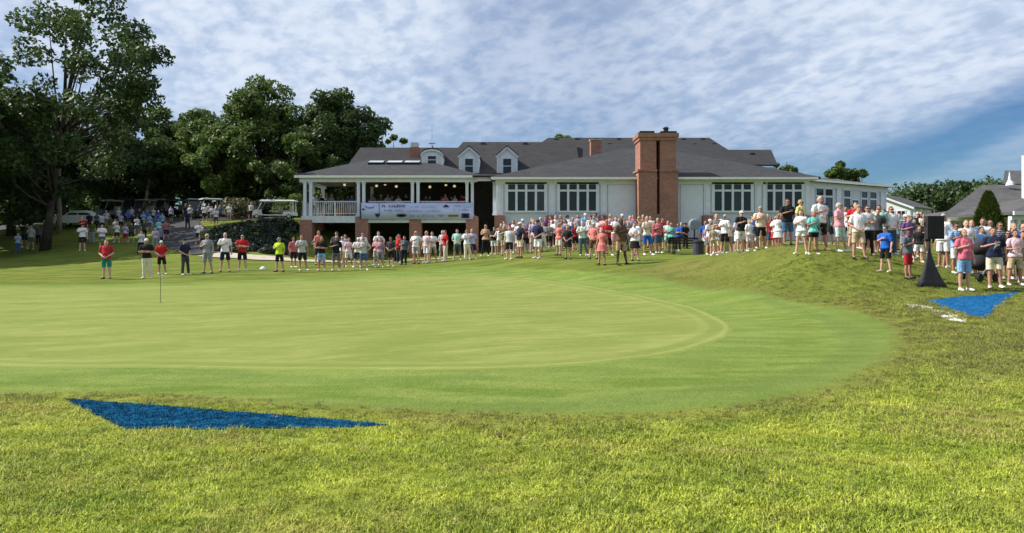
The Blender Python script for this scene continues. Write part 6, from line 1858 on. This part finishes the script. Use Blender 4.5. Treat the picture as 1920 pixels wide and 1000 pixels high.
def read_crowd():
    out = []; zone = ''
    for line in CROWD.strip().splitlines():
        if line.startswith('@row|'): zone = line[5:]; continue
        w = line.split()
        u, vh = float(w[0]), float(w[1]); D = None; vf = None
        if w[2].startswith('D='): D = float(w[2][2:])
        else: vf = float(w[2])
        hk, hc = w[8].split(':') if ':' in w[8] else (w[8], '')
        opts = w[9:]
        out.append(dict(u=u, vh=vh, vf=vf, D=D, sex=w[3], shirt=w[4].replace('_', ' '), bottom=w[5].replace('_', ' '), kind=w[6], pose='heart_hip' if w[7] == 'hip_' else w[7], hair=(hk, hc.replace('_', ' ')), opts=opts, zone=zone, row=len(out)))
    # the rest of the crowd, standing between and behind the others
    rf = random.Random(77)
    tops = ['white'] * 7 + ['black', 'navy', 'charcoal', 'grey', 'pale pink', 'salmon', 'red', 'light blue', 'pale grey', 'lavender', 'mint', 'cream', 'dark red', 'royal blue', 'slate', 'denim', 'brown']
    lows = ['khaki', 'navy', 'black', 'white', 'beige', 'denim', 'charcoal', 'grey', 'cream']
    bands = (('in front of the white wing, left of the brick chimney', 930, 1250, 37, 46, 16), ('behind the low left end of the grass mound', 1318, 1462, 34, 42, 16), ('on the right slope of the grass mound', 1585, 1735, 27, 36, 20), ('right of the loudspeaker', 1760, 1925, 22, 25.5, 9), ('in front of the brick pillars below the deck', 570, 890, 41.5, 44.5, 10))
    for zone, u0, u1, d0, d1, n in bands:
        for k in range(n):
            sex = rf.choice('MMF'); u = u0 + (u1 - u0) * (k + rf.uniform(.1, .9)) / n
            hair = (rf.choice(('short', 'short', 'cap', 'thin')), None) if sex == 'M' else (rf.choice(('bob', 'long', 'tail')), None)
            hair = (hair[0], rf.choice(('white', 'navy', 'black', 'red')) if hair[0] == 'cap' else rf.choice('ddbblg'))
            out.append(dict(u=u, vh=None, vf=None, D=rf.uniform(d0, d1), sex=sex, shirt=rf.choice(tops), bottom=rf.choice(lows), kind='shorts' if rf.random() < .8 else 'trousers', pose=rf.choice(('heart', 'down', 'fold', 'clasp', 'behind', 'heart', 'heart_hip')), hair=hair, opts=['belly'] if rf.random() < .2 else [], zone=zone, row=len(out)))
    return out
def build_people():
    rd = random.Random(21)
    P = read_crowd()
    for q in P:
        o = q['opts']; q['child'] = 'child' in o or 'short_person' in o
        q['shoes'] = next((t[6:].replace('_', ' ') for t in o if t.startswith('shoes=')), rd.choice(['white', 'black', 'brown', 'pale grey', 'white', 'slate']))
        q['kind_s'] = 'polo' if 'polo' in o else 'dress' if 'dress' in o else 'tee'
        if q['vf'] is not None:
            g = ray(q['u'], q['vf'])
            if g is None: g = Vector((X(q['u'], 40), 40, 0))
            D = g.y
            h = (q['vf'] - q['vh']) / F * D
            lim = (1.2, 1.6) if q['child'] else (1.58, 1.95)
            if not lim[0] <= h <= lim[1]:
                # keep a true size: move along the sight line of the head
                h = min(max(h, lim[0]), lim[1])
        else: D = q['D']; h = None
        x = X(q['u'], D); z = H(x, D)
        if h is None:
            h = Z(q['vh'], D) - z if q['vh'] is not None else rd.uniform(1.62, 1.86)
            lim = (1.15, 1.6) if q['child'] else (1.52, 1.95)
            h = min(max(h, lim[0]), lim[1])
        q['x'], q['D'], q['z'], q['h'] = x, D, z, h
        hw = hair_word(q['sex'], q['hair'])
        ga = 'dress' if q['kind_s'] == 'dress' else {'polo': 'polo', 'tee': 'shirt'}[q['kind_s']]
        who = ('child' if q['child'] else 'person')
        full = q['vf'] is not None
        q['head'] = '%s in %s %s%s' % (who, q['shirt'], ga, (' and %s %s' % (q['bottom'], 'shorts' if q['kind'] == 'short_shorts' else q['kind'])) if full and ga != 'dress' else '')
        q['hw'] = hw
    def uniq(key):
        c = {}
        for q in P: c[key(q)] = c.get(key(q), 0) + 1
        return c
    l1 = lambda q: '%s %s' % (q['head'], q['zone'])
    l2 = lambda q: '%s, %s, %s' % (q['head'], q['hw'], q['zone'])
    c1, c2 = uniq(l1), uniq(l2)
    nwords = lambda s: len(s.split())
    for i, q in enumerate(P):
        lab = l2(q)
        l3 = '%s, %s, %s' % (q['head'].split(' and ')[0], q['hw'], q['zone'])
        if nwords(lab) > 16 or c2[lab] > 1: lab = None
        if lab is None and c1[l1(q)] == 1 and nwords(l1(q)) <= 16: lab = l1(q)
        if lab is None and nwords(l3) <= 16: lab = l3
        if lab is None:
            nb = min((o for o in P if o is not q and o['zone'] == q['zone']), key=lambda o: abs(o['u'] - q['u']))
            lab = '%s, %s, beside the one in %s' % (q['head'], q['hw'], nb['shirt'])
            if nwords(lab) > 14: lab = '%s, %s, beside the one in %s' % (q['head'].split(' and ')[0], q['hw'], nb['shirt'])
        q['label'] = lab
    seen = {}
    for q in P: seen.setdefault(q['label'].lower(), []).append(q)
    for k, v in seen.items():
        if len(v) > 1:
            v.sort(key=lambda q: q['u'])
            for i, q in enumerate(v):
                n_ = len(v); w_ = ('left one', 'right one') if n_ == 2 else ('leftmost', 'second from left', 'third from left', 'fourth from left', 'fifth from left')
                b_ = q['label']
                if nwords(b_) > 13: b_ = '%s, %s' % (q['head'], q['zone'])
                q['label'] = b_ + ', ' + w_[i]
    for q in P:
        belly = .05 if 'belly' in q['opts'] else 0.0
        face = math.atan2(q['x'], q['D']) * -0.35
        head = face + rd.choice((rd.uniform(-.5, .4), rd.uniform(-1.1, .2), rd.uniform(-.2, .9)))
        if q['zone'].startswith('on the shaded') or q['zone'].startswith('around'): head = rd.uniform(-.3, .9)
        st = rd.choice((0, 1, 2)) if q['kind'] not in ('skirt',) else 0
        make_person('person', (q['x'], q['D'], q['z'] + .012), q['h'], head, q['sex'], q['pose'], st, q['shirt'], q['bottom'], q['kind'], q['hair'], q['shoes'], q['label'], 'spectators standing around the green', q['kind_s'], 'short', belly, 'dark' in q['opts'], rd)
    # people on the deck, seen above the rail and banner
    cols = DECK.split('|')
    wl = {}
    for i, t in enumerate(cols):
        w = t.split(); u, vh, D = float(w[0]), float(w[1]), float(w[2]); shirt = ' '.join(w[3:])
        sex = rd.choice('MF'); pose = rd.choice(('heart', 'down', 'fold')); hair = (rd.choice(('short', 'cap')) if sex == 'M' else rd.choice(('bob', 'long')), None)
        hair = (hair[0], rd.choice('dbg') if hair[0] != 'cap' else rd.choice(('white', 'navy')))
        bay = 'behind the open deck railing' if u < 670 else 'above the left half of the banner' if u < 772 else 'above the right half of the banner'
        lab = 'person in %s shirt on the deck, %s' % (shirt, bay)
        if lab in wl: lab = 'person in %s shirt with %s on the deck, %s' % (shirt, hair_word(sex, hair), bay)
        if lab in wl: lab += ', further right'
        wl[lab] = 1
        h = rd.uniform(1.68, 1.88)
        make_person('person', (X(u, D), D, zF), h, rd.uniform(-.6, .6), sex, pose, 0, shirt, 'khaki', 'shorts', hair, 'white', lab, 'people standing on the deck', 'tee', 'short', 0.0, False, rd)
    # sheets of paper held to the chest
    for u, v, D, lab in ((1814, 465, 19.62, 'white card held against the coral pink polo'), (1869, 464, 20.0, 'white printed card held against the navy shirt'), (1911, 470, 20.75, 'white cloth held by the person in the pale pink shirt')):
        p = PT(u, v, D)
        o = MB().loft([[(-.07, 0, -.09), (.07, .012, -.09), (.075, .004, .09), (-.065, -.006, .09)], [(-.07, .004, -.09), (.07, .016, -.09), (.075, .008, .09), (-.065, -.002, .09)]]).fixn().build('card', M['white'], None, loc=p)
        o.rotation_euler = (R(8), R(6), R(5)); tag(o, lab, 'card')
build_people()
